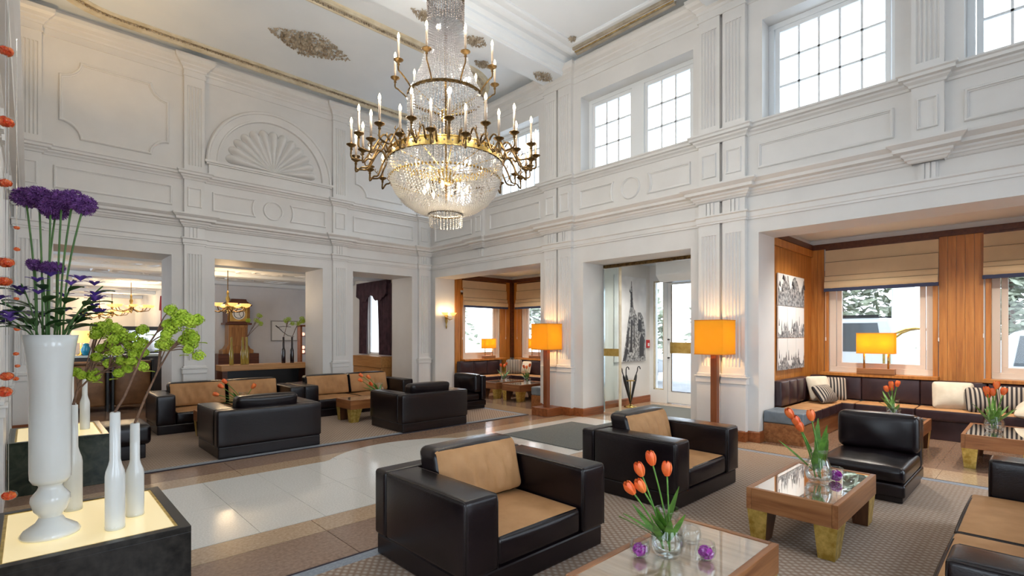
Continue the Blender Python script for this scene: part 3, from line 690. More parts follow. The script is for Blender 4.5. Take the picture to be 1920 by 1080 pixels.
# the double door and its sidelight
def doorleaf(name, y0, y1):
    d = MB(); mp = lambda u, z, n: (10.22 - n, u, z)
    bxm(d, mp, y0, y1, .01, .26, 0, .05); bxm(d, mp, y0, y1, 2.60, 2.72, 0, .05); bxm(d, mp, y0, y0 + .09, .26, 2.60, 0, .05); bxm(d, mp, y1 - .09, y1, .26, 2.60, 0, .05)
    o = d.struct(name, M['winwhite'], bevel=.006)
    b = MB(); n = .025; b.add([mp(y0 + .09, .26, n), mp(y1 - .09, .26, n), mp(y1 - .09, 2.6, n), mp(y0 + .09, 2.6, n)], [(0, 1, 2, 3)]); b.build('pane', M['glass'], o)
    b = MB(); bxm(b, mp, y0 + .06, y1 - .06, 1.10, 1.34, .05, .06); b.build('push_plate', M['brass'], o, bevel=.003)
    b = MB(); bxm(b, mp, y0 + .085, y0 + .10, .27, 2.59, .05, .055); bxm(b, mp, y1 - .10, y1 - .085, .27, 2.59, .05, .055); bxm(b, mp, y0 + .09, y1 - .09, .262, .275, .05, .055); b.build('glazing_bead', M['dbrass'], o)
    for z in (1.0, 1.4):
        b = MB(); b.tube([mp(y1 - .045, z, .05), mp(y1 - .045, z, .10)], .012, 8); b.ball(mp(y1 - .045, z, .11), .02, 8, 6); b.build('door_knob', M['black'], o)
doorleaf('door_1', 4.80, 5.71); doorleaf('door_2', 3.86, 4.78)
s = MB(); mp = lambda u, z, n: (10.22 - n, u, z)
bxm(s, mp, 5.80, 6.06, .28, .31, 0, .05); bxm(s, mp, 5.80, 6.06, 2.67, 2.70, 0, .05); bxm(s, mp, 5.80, 5.83, .28, 2.70, 0, .05); bxm(s, mp, 6.03, 6.06, .28, 2.70, 0, .05)
side = s.struct('window_sidelight', M['palegold'], bevel=.003)
b = MB(); b.add([mp(5.83, .31, .02), mp(6.03, .31, .02), mp(6.03, 2.67, .02), mp(5.83, 2.67, .02)], [(0, 1, 2, 3)]); b.build('pane', M['glass'], side)
portal('portal_entry_door', (10.45, 4.78, 1.4), (0, PI / 2, 0), 2.7, 1.9)
# frameless glass leaf at the inner side of the lobby, brass push plate, dark top rail
g = empty('glass_sliding_door', (XR + .60, 5.70, 0), 0, 'frameless glass door leaf with a brass plate standing at the lobby jamb', 'glass door')
MB().box(0.01, .022, -.24, .12, .03, 2.76).build('pane', M['greenglass'], g)
MB().box(.055, .067, -.16, .12, .03, 2.76).build('pane', M['greenglass'], g)
MB().box(-.002, .012, -.235, .118, 1.10, 1.24).build('push_plate', M['brass'], g, bevel=.003)
MB().box(-.004, .03, .10, .125, .03, 2.76).build('edge_rail', M['chrome'], g)
MB().box(0.0, .07, -.25, -.235, .0, 2.76).build('edge_rail', M['palegold'], g)
tag(MB().box(XR + .60, XR + .68, 3.76, 5.82, 2.77, 2.83).build('sliding_door_rail', M['dbrass'], bevel=.004), 'dark brass sliding door rail under the entrance lintel', 'rail')
ac = empty('air_curtain', (9.75, 4.75, 2.585), 0, 'white air curtain unit hung above the glazed entrance doors', 'air curtain')
MB().prism([(-.28, .464), (.24, .464), (.24, .06), (-.12, .02), (-.28, .16)], -.85, .85, 'y').build('housing', M['winwhite'], ac, bevel=.02)
MB().box(-.10, .20, -.8, .8, .03, .052).build('outlet_grille', M['black'], ac)
# canvas print of a church-like stone tower, umbrella stand, red call point
art = empty('canvas_print', (8.75, 6.145, .93), 0, 'tall black and white canvas print of a spired stone tower behind the umbrellas', 'picture')
MB().box(0, 1.2, -.03, 0, 0, 1.82).build('canvas', M['paleink'], art, bevel=.003)
def flat(mat, pts, y, parent, name): return MB().prism(pts, y, y - .0015, 'y').build(name, M[mat], parent)
flat('greyink', [(.28, 0), (1.17, 0), (1.17, .42), (1.15, .66), (1.08, .95), (.97, 1.07), (.86, 1.06), (.83, .96), (.76, 1.10), (.70, 1.14), (.66, 1.40), (.63, 1.72), (.61, 1.73), (.58, 1.42), (.56, 1.14), (.47, .78), (.38, .36)], -.0302, art, 'tower_print')
for p in ([(.40, .3), (.5, .3), (.52, .72), (.48, .72)], [(.56, .2), (.64, .2), (.66, .9), (.60, .9)], [(.70, .3), (.74, .3), (.73, 1.0), (.70, 1.0)], [(.92, .10), (1.1, .10), (1.12, .50), (1.0, .62), (.93, .45)], [(.86, .66), (1.02, .62), (1.0, .9), (.88, .92)], [(.30, .02), (.40, .02), (.5, .24), (.40, .30)], [(.585, 1.16), (.66, 1.16), (.64, 1.5), (.60, 1.5)], [(.54, 1.50), (.60, 1.44), (.60, 1.47), (.55, 1.56)]):
    flat('ink', p, -.0322, art, 'shadow_print')
st = empty('umbrella_stand', (9.03, 5.92, .001), 0, 'small brass umbrella stand on the floor of the entrance lobby', 'umbrella stand')
MB().lathe([(.13, 0), (.135, .015), (.10, .03), (.05, .045), (.045, .055), (.02, .06)], 20).build('base', M['brass'], st, smooth=True)
MB().tube([(0, 0, .05), (0, 0, .55)], .012, 8).build('stem', M['brass'], st); MB().torus(.085, .008, (0, 0, .55), 20, 6).build('top_ring', M['brass'], st, smooth=True)
for i, (dx, dy, w) in enumerate(((-.20, .05, 'hook turned to the left wall'), (.0, .10, 'standing between the other two'), (.22, .0, 'leaning towards the doors'))):
    u = empty('umbrella', (9.03 + dx * .15, 5.92 + dy * .15 - .04 + .03 * i, .06), 0, 'black rolled umbrella with curved handle in the brass stand, ' + w, 'umbrella', 'umbrellas in the entrance stand')
    top = Vector((dx, dy, .62)); 
    MB().tube([(0, 0, .0), tuple(top * .25), tuple(top * .8), tuple(top * .93), tuple(top)], [.008, .022, .032, .024, .010], 8).build('rolled_canopy', M['black'], u, smooth=True)
    s = 1 if dx > 0 else (-1 if dx < 0 else 1); hk = [tuple(top + Vector((s * 0, 0, .0))), tuple(top + Vector((dx * .2, 0, .07)))] + [tuple(top + Vector((dx * .2 + s * (.04 - .04 * math.cos(a)) * 1.3, 0, .09 + .06 * math.sin(a)))) for a in [PI * k / 8 for k in range(9)]]
    MB().tube(hk, .011, 7).build('curved_handle', M['black'], u, smooth=True)
fs = empty('fire_call_point', (10.05, 6.145, 1.30), 0, 'small red fire call point on the lobby wall beside the canvas print', 'alarm')
MB().box(-.06, .06, -.03, 0, -.09, .09).build('box', M['redsign'], fs, bevel=.006); MB().box(-.03, .03, -.034, -.03, -.05, .02).build('pane', M['paper'], fs)

# ------------------------------------------------------------------ window bays
XO = 10.0
def plankrun(parent, ax, n, u0, u1, z0, z1, w, face, mat='panelwood'):
    k = max(1, round((u1 - u0) / w)); d = (u1 - u0) / k; me = None
    for i in range(k):
        if me is None:
            me = (MB().box(-d / 2 + .0015, d / 2 - .0015, min(0, face), max(0, face), z0, z1) if ax == 'y' else MB().box(min(0, face), max(0, face), -d / 2 + .0015, d / 2 - .0015, z0, z1)).mesh('plank', M[mat])
        u = u0 + d * (i + .5); link('plank', me, parent, (u, n, 0) if ax == 'y' else (n, u, 0))
def blind(mp, u0, u1, z0, z1, label):
    c = (u0 + u1) / 2; e = empty('roman_blind', mp(c, z0, .0), 0, label, 'blind', 'cream roman blinds in the window bays')
    o = Vector(mp(c, z0, 0)); q = lambda u, z, n: tuple(Vector(mp(u, z, n)) - o)
    H_ = z1 - z0; zs = [z1, z1 - .26 * H_ / .8, z1 - .52 * H_ / .8, z0 + .16, z0 + .05]
    nn = 40
    def sheet(za, zb, n0, bul, name, mat):
        b = MB(); k = 6; vs = []
        for i in range(nn + 1):
            u = u0 + (u1 - u0) * i / nn; rip = .004 * math.sin(i * 1.9) + .003 * math.sin(i * .7 + 1)
            for j in range(k + 1):
                t = j / k; z = za + (zb - za) * t; vs.append(q(u, z, n0 + bul * math.sin(PI * t) * (.4 + .6 * t) + rip * t))
        b.add(vs, [(i * (k + 1) + j, (i + 1) * (k + 1) + j, (i + 1) * (k + 1) + j + 1, i * (k + 1) + j + 1) for i in range(nn) for j in range(k)])
        vs2 = [q(u0 + (u1 - u0) * i / nn, z, n0 - .012) for i in range(nn + 1) for z in (za, zb)]
        b.add(vs2, [(2 * i, 2 * i + 2, 2 * i + 3, 2 * i + 1) for i in range(nn)])
        b.build(name, M[mat], e, smooth=True)
    sheet(zs[0], zs[1], .05, .012, 'cloth_fold', 'blind'); sheet(zs[1] + .012, zs[2], .072, .014, 'cloth_fold', 'blind'); sheet(zs[2] + .012, zs[3], .094, .022, 'cloth_fold', 'blind'); sheet(zs[3] + .02, z0 + .05, .122, .03, 'cloth_fold', 'blind')
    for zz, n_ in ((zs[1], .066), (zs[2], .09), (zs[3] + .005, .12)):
        b = MB(); bxm(b, q, u0, u1, zz, zz + .009, n_ - .015, n_ + .012); b.build('fold_shadow_line', M['foldshadow'], e)  # dark strips painted as the shadow line at each blind fold
    b = MB(); bxm(b, q, u0 - .01, u1 + .01, z0, z0 + .055, .105, .13); b.build('hem_band', M['navy'], e, bevel=.005)
    b = MB(); bxm(b, q, u0, u1, z1 - .03, z1, .0, .055); b.build('head_rail', M['darkwood'], e)
    for s in (u0 + .0, u1 - .0):
        b = MB(); b.tube([q(s, z0, .04), q(s, z0 - .78, .04)], .0025, 5); b.build('pull_cord', M['paper'], e)
        b = MB(); b.tube([q(s, z0 - .78, .04), q(s, z0 - .84, .04)], .008, 6); b.build('cord_weight', M['paper'], e)
    return e
mO = lambda u, z, n: (XO - n, u, z)          # the outer window wall, seen from inside
def baywindow(mp, u0, u1, z0=.87, z1=2.55):
    w = window(mp, u0, u1, z0, z1, [(u0 + .17, u1 - .17)], 1, 1, -.06, fr=.16, mat='winframe')
    b = MB(); bxm(b, mp, u0 - .06, u0, z0 - .05, z1 + .06, -.02, .035); bxm(b, mp, u1, u1 + .06, z0 - .05, z1 + .06, -.02, .035); bxm(b, mp, u0 - .06, u1 + .06, z1, z1 + .06, -.02, .035)
    b.build('casing', M['panelwood'], w, bevel=.004)
    b = MB(); bxm(b, mp, u0 - .08, u1 + .08, z0 - .05, z0, -.02, .22); b.build('window_sill', M['panelwood'], w, bevel=.004)
M['foldshadow'] = pm('blind_fold_shadow', (.30, .21, .12), rough=.9)  # darker colour standing in for shade between the blind folds
M['winframe'] = pm('cream_window_frame', (.74, .62, .52), rough=.4)
# bay by the armchairs
WB = [(1.17, 2.56), (-.88, .52)]
wall_bay = wall('wall_bay_front', 'x', XO, XO + .25, -1.06, 2.95, 3.25, [(a, c, .87, 2.55) for a, c in WB], M['wall'])
wall_bay_l = wall('wall_bay_side', 'y', 2.85, 2.95, XR + .6, XO, 3.25, [], M['wall'])
plankrun(wall_bay_l, 'y', 2.85, XR + .6, XO - .02, .0, 2.86, .17, -.018)
b = MB(); b.box(XR + .6, XO, 2.80, 2.832, 2.86, 2.98); b.build('picture_rail', M['panelwood'], wall_bay_l, bevel=.006)
b = MB(); b.box(XR + .6, XO, 2.79, 2.85, 2.98, 3.07); b.build('top_rail', M['darkwood'], wall_bay_l, bevel=.006)
plankrun(wall_bay, 'x', XO, .60, 1.10, .78, 2.98, .10, -.018); plankrun(wall_bay, 'x', XO, 2.63, 2.84, .78, 2.98, .105, -.018); plankrun(wall_bay, 'x', XO, -1.05, -.95, .78, 2.98, .1, -.018)
b = MB(); b.box(XO - .05, XO, -1.06, 2.85, 2.98, 3.07); b.build('top_rail', M['darkwood'], wall_bay, bevel=.006)
b = MB(); b.box(XR + .6, XO + .25, -1.2, 2.95, 3.15, 3.35); b.struct('ceiling_bay', M['ceil'])
wall('wall_bay_near', 'y', -1.2, -1.06, XR + .6, XO + .25, 3.15, [], M['panelwood'])
for a, c in WB: baywindow(mO, a, c); portal('portal_bay_window', (XO + .3, (a + c) / 2, 1.7), (0, PI / 2, 0), 1.7, c - a)
blind(mO, 1.10, 2.60, 2.24, 2.98, 'cream roman blind with navy hem above the window with the table lamp')
blind(mO, -.95, .60, 2.30, 2.98, 'cream roman blind with navy hem, cut off by the picture edge')
# the bay in the far corner
WC = [(7.3, 8.5), (8.85, 10.1)]
wall_bayc = wall('wall_corner_bay_front', 'x', XO, XO + .25, 6.42, 10.75, 3.25, [(a, c, .87, 2.6) for a, c in WC], M['wall'])
wall_bayf = wall('wall_corner_bay_far', 'y', 10.5, 10.75, XR + .6, XO, 3.25, [(8.20, 9.52, .87, 2.6)], M['wall'])
wall('wall_corner_bay_near', 'y', 6.42, 6.62, XR + .6, XO, 3.25, [], M['panelwood'])
b = MB(); b.box(XR + .6, XO + .25, 6.42, 10.75, 3.15, 3.35); b.struct('ceiling_corner_bay', M['ceil'])
b = MB(); b.box(XR + .6, XO, 10.45, 10.5, 2.98, 3.07); b.build('top_rail', M['darkwood'], wall_bayf); b = MB(); b.box(XO - .05, XO, 6.62, 10.5, 2.98, 3.07); b.build('top_rail', M['darkwood'], wall_bayc)
MB().box(XO - .09, XO - .0, 10.41, 10.5, .86, 2.98).struct('trim_5', M['darkwood'], bevel=.008)
mF = lambda u, z, n: (u, 10.5 - n, z)
baywindow(mF, 8.20, 9.52); portal('portal_corner_window', (8.86, 10.8, 1.7), (-PI / 2, 0, 0), 1.3, 1.7)
for a, c in WC: baywindow(mO, a, c); portal('portal_corner_window', (XO + .3, (a + c) / 2, 1.7), (0, PI / 2, 0), 1.7, c - a)
blind(mF, 8.18, 9.72, 2.22, 2.96, 'cream roman blind on the far window of the corner bay')
blind(mO, 8.80, 10.25, 2.22, 2.96, 'cream roman blind on the corner bay window behind the floor lamp')

plankrun(wall_bayf, 'y', 10.5, XR + .6, 8.13, .0, 2.98, .09, -.018); plankrun(wall_bayf, 'y', 10.5, 9.59, 9.90, .0, 2.98, .1, -.018); plankrun(wall_bayf, 'y', 10.5, 8.13, 9.59, 2.67, 2.98, .15, -.016)
plankrun(wall_bayc, 'x', XO, 8.57, 8.78, .0, 2.98, .1, -.018); plankrun(wall_bayc, 'x', XO, 10.17, 10.40, .0, 2.98, .115, -.018); plankrun(wall_bayc, 'x', XO, 8.78, 10.17, 2.67, 2.98, .14, -.016); plankrun(wall_bayc, 'x', XO, 7.23, 8.57, 2.67, 2.98, .14, -.016); plankrun(wall_bayc, 'x', XO, 6.64, 7.22, .0, 2.98, .1, -.018)
def downlight(loc, e, label, col=(1, .93, .82)):
    o = empty('recessed_downlight', loc, 0, label, 'ceiling light', 'recessed downlights'); MB().lathe([(.05, 0), (.075, 0), (.08, -.006), (.05, -.008)], 20, cap=False).build('ring', M['chrome'], o, smooth=True); MB().lathe([(.001, -.003), (.05, -.003), (.05, -.001), (.001, -.001)], 20).build('lens', M['bulb'], o)
    l = bpy.data.lights.new('downlight_spot', 'SPOT'); l.energy = e; l.color = col; l.spot_size = 2.4; l.spot_blend = 1; l.shadow_soft_size = .05
    s = bpy.data.objects.new('downlight_spot', l); COL.objects.link(s); s.parent = o; s.location = (0, 0, -.02)
downlight((8.7, 5.2, 3.05), 130, 'recessed ceiling spotlight in the entrance lobby nearer the canvas print'); downlight((9.3, 4.2, 3.05), 130, 'recessed ceiling spotlight in the entrance lobby nearer the doors')
downlight((8.7, 1.9, 3.15), 190, 'recessed ceiling spotlight in the window bay over the banquette corner'); downlight((8.7, .2, 3.15), 190, 'recessed ceiling spotlight in the window bay over the table by the picture edge')
downlight((8.8, 8.9, 3.15), 150, 'recessed ceiling spotlight in the corner bay over its two tables')
# ------------------------------------------------------------------ leather seating
def wrinkle(seed, amp, ax=2, freq=9):
    rg = random.Random(seed); ph = [rg.uniform(0, 6.28) for _ in range(4)]
    def f(q, u):
        d = [0, 0, 0]; k = max(0, 1 - u[(ax + 1) % 3] ** 4) * max(0, 1 - u[(ax + 2) % 3] ** 4)
        d[ax] = amp * k * (math.sin(freq * q[(ax + 1) % 3] * 2 + 3 * q[(ax + 2) % 3] + ph[0]) + .6 * math.sin(freq * 3.1 * q[(ax + 1) % 3] - 5 * q[(ax + 2) % 3] + ph[1])) * (1 if u[ax] > 0 else 0)
        return d
    return f
LT = [M['leather'], M['suede']]
def seat_unit(root, x0, x1, yf, yb, z0, z1, seed):
    top = lambda n, u: 1 if (n.z > .88 and abs(u[0]) < .97 and -.965 < u[1]) else 0
    c = rbox('seat_cushion', x0, x1, yf, yb, z0, z1, .034, LT, root, bulge=(0, .012, .025), nx=10, mfun=top, wr=wrinkle(seed, .0025))
    q = [(x0 + .012, yf + .012), (x1 - .012, yf + .012), (x1 - .012, yb - .02), (x0 + .012, yb - .02)]
    MB().tube([(q[0][0], q[2][1], z1 - .012), (q[0][0], q[0][1] + .02, z1 - .012), (q[0][0] + .02, q[0][1], z1 - .012), (q[1][0] - .02, q[1][1], z1 - .012), (q[1][0], q[1][1] + .02, z1 - .012), (q[1][0], q[2][1], z1 - .012)], .007, 6).build('piping', M['piping'], c, smooth=True)
def back_unit(root, x0, x1, yf, yb, z0, z1, seed, tan=True):
    fr = (lambda n, u: 1 if (n.y < -.45 and abs(u[0]) < .95 and abs(u[2]) < .93) else 0) if tan else None
    c = rbox('back_cushion', x0, x1, yf, yb, z0, z1, .055, LT, root, bulge=(.0, .03, .012), nx=26, mfun=fr,
             wr=lambda q, u: [0, (-.011 * (math.sin(44 * q.x + 16 * q.z + seed) + .7 * math.sin(71 * q.x - 13 * q.z + seed * 2)) * max(0, 1 - u[0] ** 4) * max(0, 1 - u[2] ** 2) if u[1] < 0 else 0) + .05 * (u[2] - 0), 0])
    return c
def armchair_parts(root, w, seats, seed=0, d=1.0, tanback=True, arms=(1, 1), armset=0):
    h = w / 2; aw = .245
    MB().box(-h + .014, h - .014, -d / 2 + .016, d / 2 - .012, .0, .142).build('plinth', M['leather'], root, bevel=.014)
    for s, on in ((-1, arms[0]), (1, arms[1])):
        if on:
            ar = rbox('arm', *sorted((s * h, s * (h - aw))), -d / 2 + armset, d / 2 - .15, .14, .58, .026, M['leather'], root, bulge=(.006, .006, .008), nx=8, wr=wrinkle(seed + s, .0015))
            xo, xi, yf = s * (h - .006), s * (h - aw + .006), -d / 2 + armset + .006
            MB().tube([(xo, d / 2 - .16, .574), (xo, yf + .02, .574), (xo - s * .004, yf + .004, .566), (xo, yf, .53), (xo, yf, .15)], .0045, 5).build('piping', M['piping'], ar, smooth=True)
            MB().tube([(xi, d / 2 - .16, .574), (xi, yf + .02, .574), (xi + s * .004, yf + .004, .566), (xi, yf, .53), (xi, yf, .15)], .0045, 5).build('piping', M['piping'], ar, smooth=True)
    rbox('back_frame', -h, h, d / 2 - .148, d / 2, .14, .58, .026, M['leather'], root, bulge=(0, .004, .004), nx=8)
    i0 = -h + (aw if arms[0] else 0) + .004; i1 = h - (aw if arms[1] else 0) - .004; sw = (i1 - i0) / seats
    for k in range(seats):
        seat_unit(root, i0 + sw * k + .003, i0 + sw * (k + 1) - .003, -d / 2 + .012, d / 2 - .16, .145, .315, seed + k)
        back_unit(root, i0 + sw * k + .004, i0 + sw * (k + 1) - .004, d / 2 - .40, d / 2 - .175, .335, .715, seed + k * 3, tanback)
    return root
def armchair(loc, rz, label, w=1.26, seats=1, seed=0, name='leather_armchair', cat='armchair', group='dark leather armchairs with tan seats', **k):
    return armchair_parts(empty(name, loc, rz, label, cat, group), w, seats, seed, **k)
Z1 = .0115
armchair((2.335, 2.655, Z1), 0, 'dark leather armchair with tan seat standing before the glass-topped table with tulips', seed=1)
armchair((4.545, 2.625, Z1), 0, 'dark leather armchair with tan seat standing in front of the entrance floor lamp', seed=5)
armchair((2.24, 7.26, Z1), PI, 'dark leather armchair seen from behind, next to the sofa by the plinth', seed=9)
armchair((4.70, 7.17, Z1), PI, 'dark leather armchair seen from behind, next to the low wooden table', seed=12)
armchair((2.435, 9.50, Z1), 0, 'two-seat dark leather sofa with tan cushions beside the fluted pilaster nearest the plinths', w=2.17, seats=2, seed=20, name='leather_sofa', cat='sofa', group='dark leather two-seat sofas', d=.98)
armchair((4.64, 9.50, Z1), 0, 'two-seat dark leather sofa with tan cushions in front of the curtained side opening', w=2.22, seats=2, seed=26, name='leather_sofa', cat='sofa', group='dark leather two-seat sofas', d=.98)
armchair((4.01, -.11, Z1), PI, 'dark leather sofa with tan seats cut off by the lower edge beside the mirrored table', w=2.62, seats=2, armset=.11, seed=31, name='leather_sofa', cat='sofa', group='dark leather two-seat sofas', d=1.0)
def slipper(loc, rz, label, w=.68, seed=0, arm=False):
    r = empty('slipper_chair', loc, rz, label, 'chair', 'low armless leather chairs'); h = w / 2; d = 1.0
    MB().box(-h + .02, h - .02, -d / 2 + .03, d / 2 - .02, 0, .06).build('plinth', M['leather'], r, bevel=.01)
    rbox('seat_base', -h, h, -d / 2, d / 2, .055, .17, .02, M['leather'], r, nx=6)
    rbox('seat_cushion', -h, h, -d / 2, d / 2 - .17, .172, .315, .045, M['leather'], r, bulge=(.004, .01, .03), nx=10, wr=wrinkle(seed, .003))
    rbox('back_frame', -h, h, d / 2 - .12, d / 2, .172, .66, .025, M['leather'], r, bulge=(.0, .004, .0), nx=6)
    rbox('back_cushion', -h, h, d / 2 - .30, d / 2 - .122, .325, .69, .05, M['leather'], r, bulge=(.006, .02, .012), nx=12, wr=lambda q, u: [0, -.005 * math.sin(16 * q.x + 9 * q.z + seed) * (1 - u[0] ** 2) * (1 - u[2] ** 2) if u[1] < 0 else 0, 0])
    if arm: rbox('arm', h + .004, h + .2, -d / 2, d / 2, .04, .56, .035, M['leather'], r, nx=6)
slipper((6.02, 1.175, Z1), -PI / 2, 'armless dark leather chair facing the mirrored coffee table', seed=2)
slipper((6.26, 8.22, Z1), -PI / 2, 'armless dark leather chair beside the sofa, facing away from the corner bay', seed=4, w=.72)
ot = empty('leather_ottoman', (.78, 7.78, Z1), 0, 'square dark leather ottoman between the plinth and the sofa', 'ottoman')
rbox('cushion', -.29, .29, -.33, .33, .17, .41, .05, M['leather'], ot, bulge=(.01, .01, .02)); MB().box(-.24, .24, -.28, .28, 0, .17).build('plinth', M['leather'], ot, bevel=.01)

# ------------------------------------------------------------------ low wooden tables with brass-clad wedge legs
def lowtable(loc, w, d, label, top='topglass', h=.38, name='coffee_table'):
    e = empty(name, loc, 0, label, 'table', 'low wooden tables with brass-clad legs'); x, y = w / 2, d / 2; ap = .155; t = .035
    for s in (-1, 1):
        MB().box(-x, x, *sorted((s * y, s * (y - t))), h - ap, h).build('apron_board', M['tablewood'], e, bevel=.003)
        MB().box(*sorted((s * x, s * (x - t))), -y + t + .0005, y - t - .0005, h - ap, h).build('apron_board', M['tablewood_y'], e, bevel=.003)
    MB().box(-x + t, x - t, -y + t, y - t, h - .05, h - .004).build('glass_top', M[top], e)
    for sx in (-1, 1):
        for sy in (-1, 1):
            lw, lb, dd = .21, .13, .10; X0, Y0 = sx * (x - .004), sy * (y - .004)
            ax = lambda k: X0 - sx * k; ay = lambda k: Y0 - sy * k
            bot = [(ax(.02), ay(.02), 0), (ax(.02 + lb), ay(.02), 0), (ax(.02 + lb), ay(.02 + dd), 0), (ax(.02), ay(.02 + dd), 0)]
            tp = [(ax(0), ay(0), h - ap), (ax(lw), ay(0), h - ap), (ax(lw), ay(dd + .04), h - ap), (ax(0), ay(dd + .04), h - ap)]
            b = MB().hexa(bot, tp); b.m = [0, 0, 1, 0, 0, 1]; b.build('leg', [M['darkleg'], M['brassleaf']], e, bevel=.002)
    return e
M['darkleg'] = wood('dark_leg_wood', (.05, .018, .008), (.11, .04, .015), (.15, .06, .025), 'z')
TE = lowtable((2.34, 1.25, Z1), 1.08, .56, 'low wooden table under glass at the lower edge, holding two round drinking glasses')
TF = lowtable((4.33, 1.21, Z1), 1.08, .58, 'low wooden table with mirrored top between the armless chair and sofa', 'topmirror')
lowtable((8.17, .33, 0), 1.08, .64, 'low wooden table in the window bay, nearest the picture edge', 'topmirror')
lowtable((8.22, 1.36, 0), 1.06, .64, 'low wooden table in the window bay behind the armless leather chair')
lowtable((4.45, 8.32, Z1), 1.08, .56, 'low wooden table before the curtained opening, between armchair and sofa')
lowtable((2.30, 8.42, Z1), 1.08, .56, 'low wooden table mostly hidden behind the armchair seen from behind')
lowtable((8.40, 9.12, 0), 1.0, .58, 'low wooden table in the corner bay nearer the wall lamp')
lowtable((8.40, 8.34, 0), 1.0, .58, 'low wooden table in the corner bay nearer the floor lamp')

# ------------------------------------------------------------------ banquettes in the bays
L2 = [M['leather2'], M['suede']]
def banquette(label, runs, ends):
    e = empty('banquette', (0, 0, 0), 0, label, 'banquette', 'built-in leather banquettes')
    tops = lambda n, u: 1 if n.z > .6 else 0
    for ax, wallc, s, u0, u1, k in runs:     # s: direction from the wall into the room
        depth = .62; sw = (u1 - u0) / k
        def mp(u, n): return (u, wallc + s * n) if ax == 'x' else (wallc + s * n, u)
        def bx(ua, ub, na, nb): 
            p, q = mp(ua, na), mp(ub, nb); return min(p[0], q[0]), max(p[0], q[0]), min(p[1], q[1]), max(p[1], q[1])
        MB().box(*bx(u0, u1, 0.03, depth - .05), 0, .27).build('base_panel', M['leather2' if ax == 'y' else 'tablewood'], e, bevel=.004)
        for i in range(k):
            a, c = u0 + sw * i + .001, u0 + sw * (i + 1) - .001
            rbox('seat_cushion', *bx(a, c, .18, depth), .275, .435, .03, L2, e, bulge=(.0, .0, .012), nx=6, mfun=tops)
            rbox('back_cushion', *bx(a, c, .025, .175), .44, .815, .022, M['leather2'], e, bulge=(.02 if ax == 'y' else 0, .02 if ax == 'x' else 0, .006), nx=6)
    for x0, x1, y0, y1 in ends:
        MB().box(x0, x1, y0, y1, 0, .27).build('base_panel', M['tablewood'], e, bevel=.004); rbox('end_cushion', x0 - .012, x1, y0 - .005, y1 + .0, .275, .44, .025, M['slate'], e)
    return e
banquette('dark brown leather banquette round the window bay behind the armless chair', [('x', 2.83, -1, 7.98, 9.36, 4), ('y', 9.97, -1, -.95, 2.80, 5)], [(7.50, 7.975, 2.22, 2.73)])
banquette('dark brown leather banquette in the corner bay behind the floor lamp', [('x', 10.48, -1, 7.98, 9.36, 3), ('y', 9.97, -1, 6.66, 10.48, 6), ('x', 6.64, 1, 7.98, 9.3, 3)], [(7.46, 7.975, 6.92, 7.26)])
def cushion(loc, rx, rz, mat, label, sx=.42, sz=.40, t=.13):
    c = rbox('cushion', -sx / 2, sx / 2, -t / 2, t / 2, -sz / 2, sz / 2, .05, M[mat], None, nx=8,
             wr=lambda q, u: [0, math.copysign(.03, q.y) * (1 - u[0] ** 2) * (1 - u[2] ** 2) - .75 * q.y * max(abs(u[0]), abs(u[2])) ** 3, 0], loc=loc, rot=(rx, 0, rz))
    return tag(c, label, 'cushion', 'loose cushions on the banquettes')
T = math.radians
cushion((9.22, 2.50, 0.640), T(-18), T(-30), 'cream_fab', 'plain cream cushion propped in the banquette corner behind a striped one')
cushion((8.98, 2.36, 0.585), T(-35), T(-12), 'stripe', 'black and cream striped cushion lying in front of the corner cream cushion', sx=.46, sz=.30)
cushion((9.55, 2.38, 0.620), T(-18), T(-70), 'stripe', 'black and cream striped cushion tucked behind the corner cream cushion', sx=.36, sz=.38)
cushion((9.58, .90, .63), T(-20), T(-80), 'cream_fab', 'plain cream cushion on the window banquette beside two striped ones', sx=.46, sz=.40)
cushion((9.50, .58, .60), T(-24), T(-75), 'stripe', 'striped cushion next to the upright cream cushion on the window banquette', sx=.36, sz=.36)
cushion((9.62, .30, .61), T(-18), T(-88), 'stripe', 'striped cushion behind the tulip vase on the window banquette', sx=.36, sz=.38)
cushion((9.45, .05, .52), T(-68), T(-95), 'cream_fab', 'plain cream cushion lying flat on the window banquette by the picture edge')
cushion((9.55, 9.95, 0.640), T(-18), T(-45), 'stripe', 'striped cushion standing in the corner of the far bay')
cushion((9.72, 9.65, 0.620), T(-18), T(-80), 'cream_fab', 'narrow cream cushion in the far bay beside a striped one', sx=.30, sz=.34)

# ------------------------------------------------------------------ lamps
def floorlamp(loc, label):
    e = empty('floor_lamp', loc, 0, label, 'lamp', 'wooden floor lamps with orange shades')
    MB().box(-.20, .20, -.20, .20, 0, .15).build('base', M['redwood'], e, bevel=.006)
    MB().box(-.045, .045, -.045, .045, .15, 1.30).build('pole', M['lampwood'], e, bevel=.004)
    shade(e, .205, .205, 1.225, 1.71)
    for s in (-.06, .06):
        MB().lathe([(.001, 0), (.022, .02), (.03, .06), (.02, .09), (.001, .1)], 10, (s, 0, 1.42)).build('bulb', M['bulb'], e, smooth=True)
    point('floor_lamp_light', (0, 0, 1.46), 15, (1, .60, .24), .05, e)
def shade(e, x, y, z0, z1):
    b = MB(); q = [(-x, -y), (x, -y), (x, y), (-x, y)]
    b.sweep(q, [(0, z0), (0, z1), (-.006, z1), (-.006, z0)], XYZ, closed=True)
    b.build('lamp_shade', M['shade'], e, bevel=.004)
    for zz in (z0 + .005, z1 - .005): MB().sweep(q, [(.002, zz - .007), (.002, zz + .007), (-.01, zz + .007), (-.01, zz - .007)], XYZ, closed=True).build('shade_rim', M['shaderim'], e)
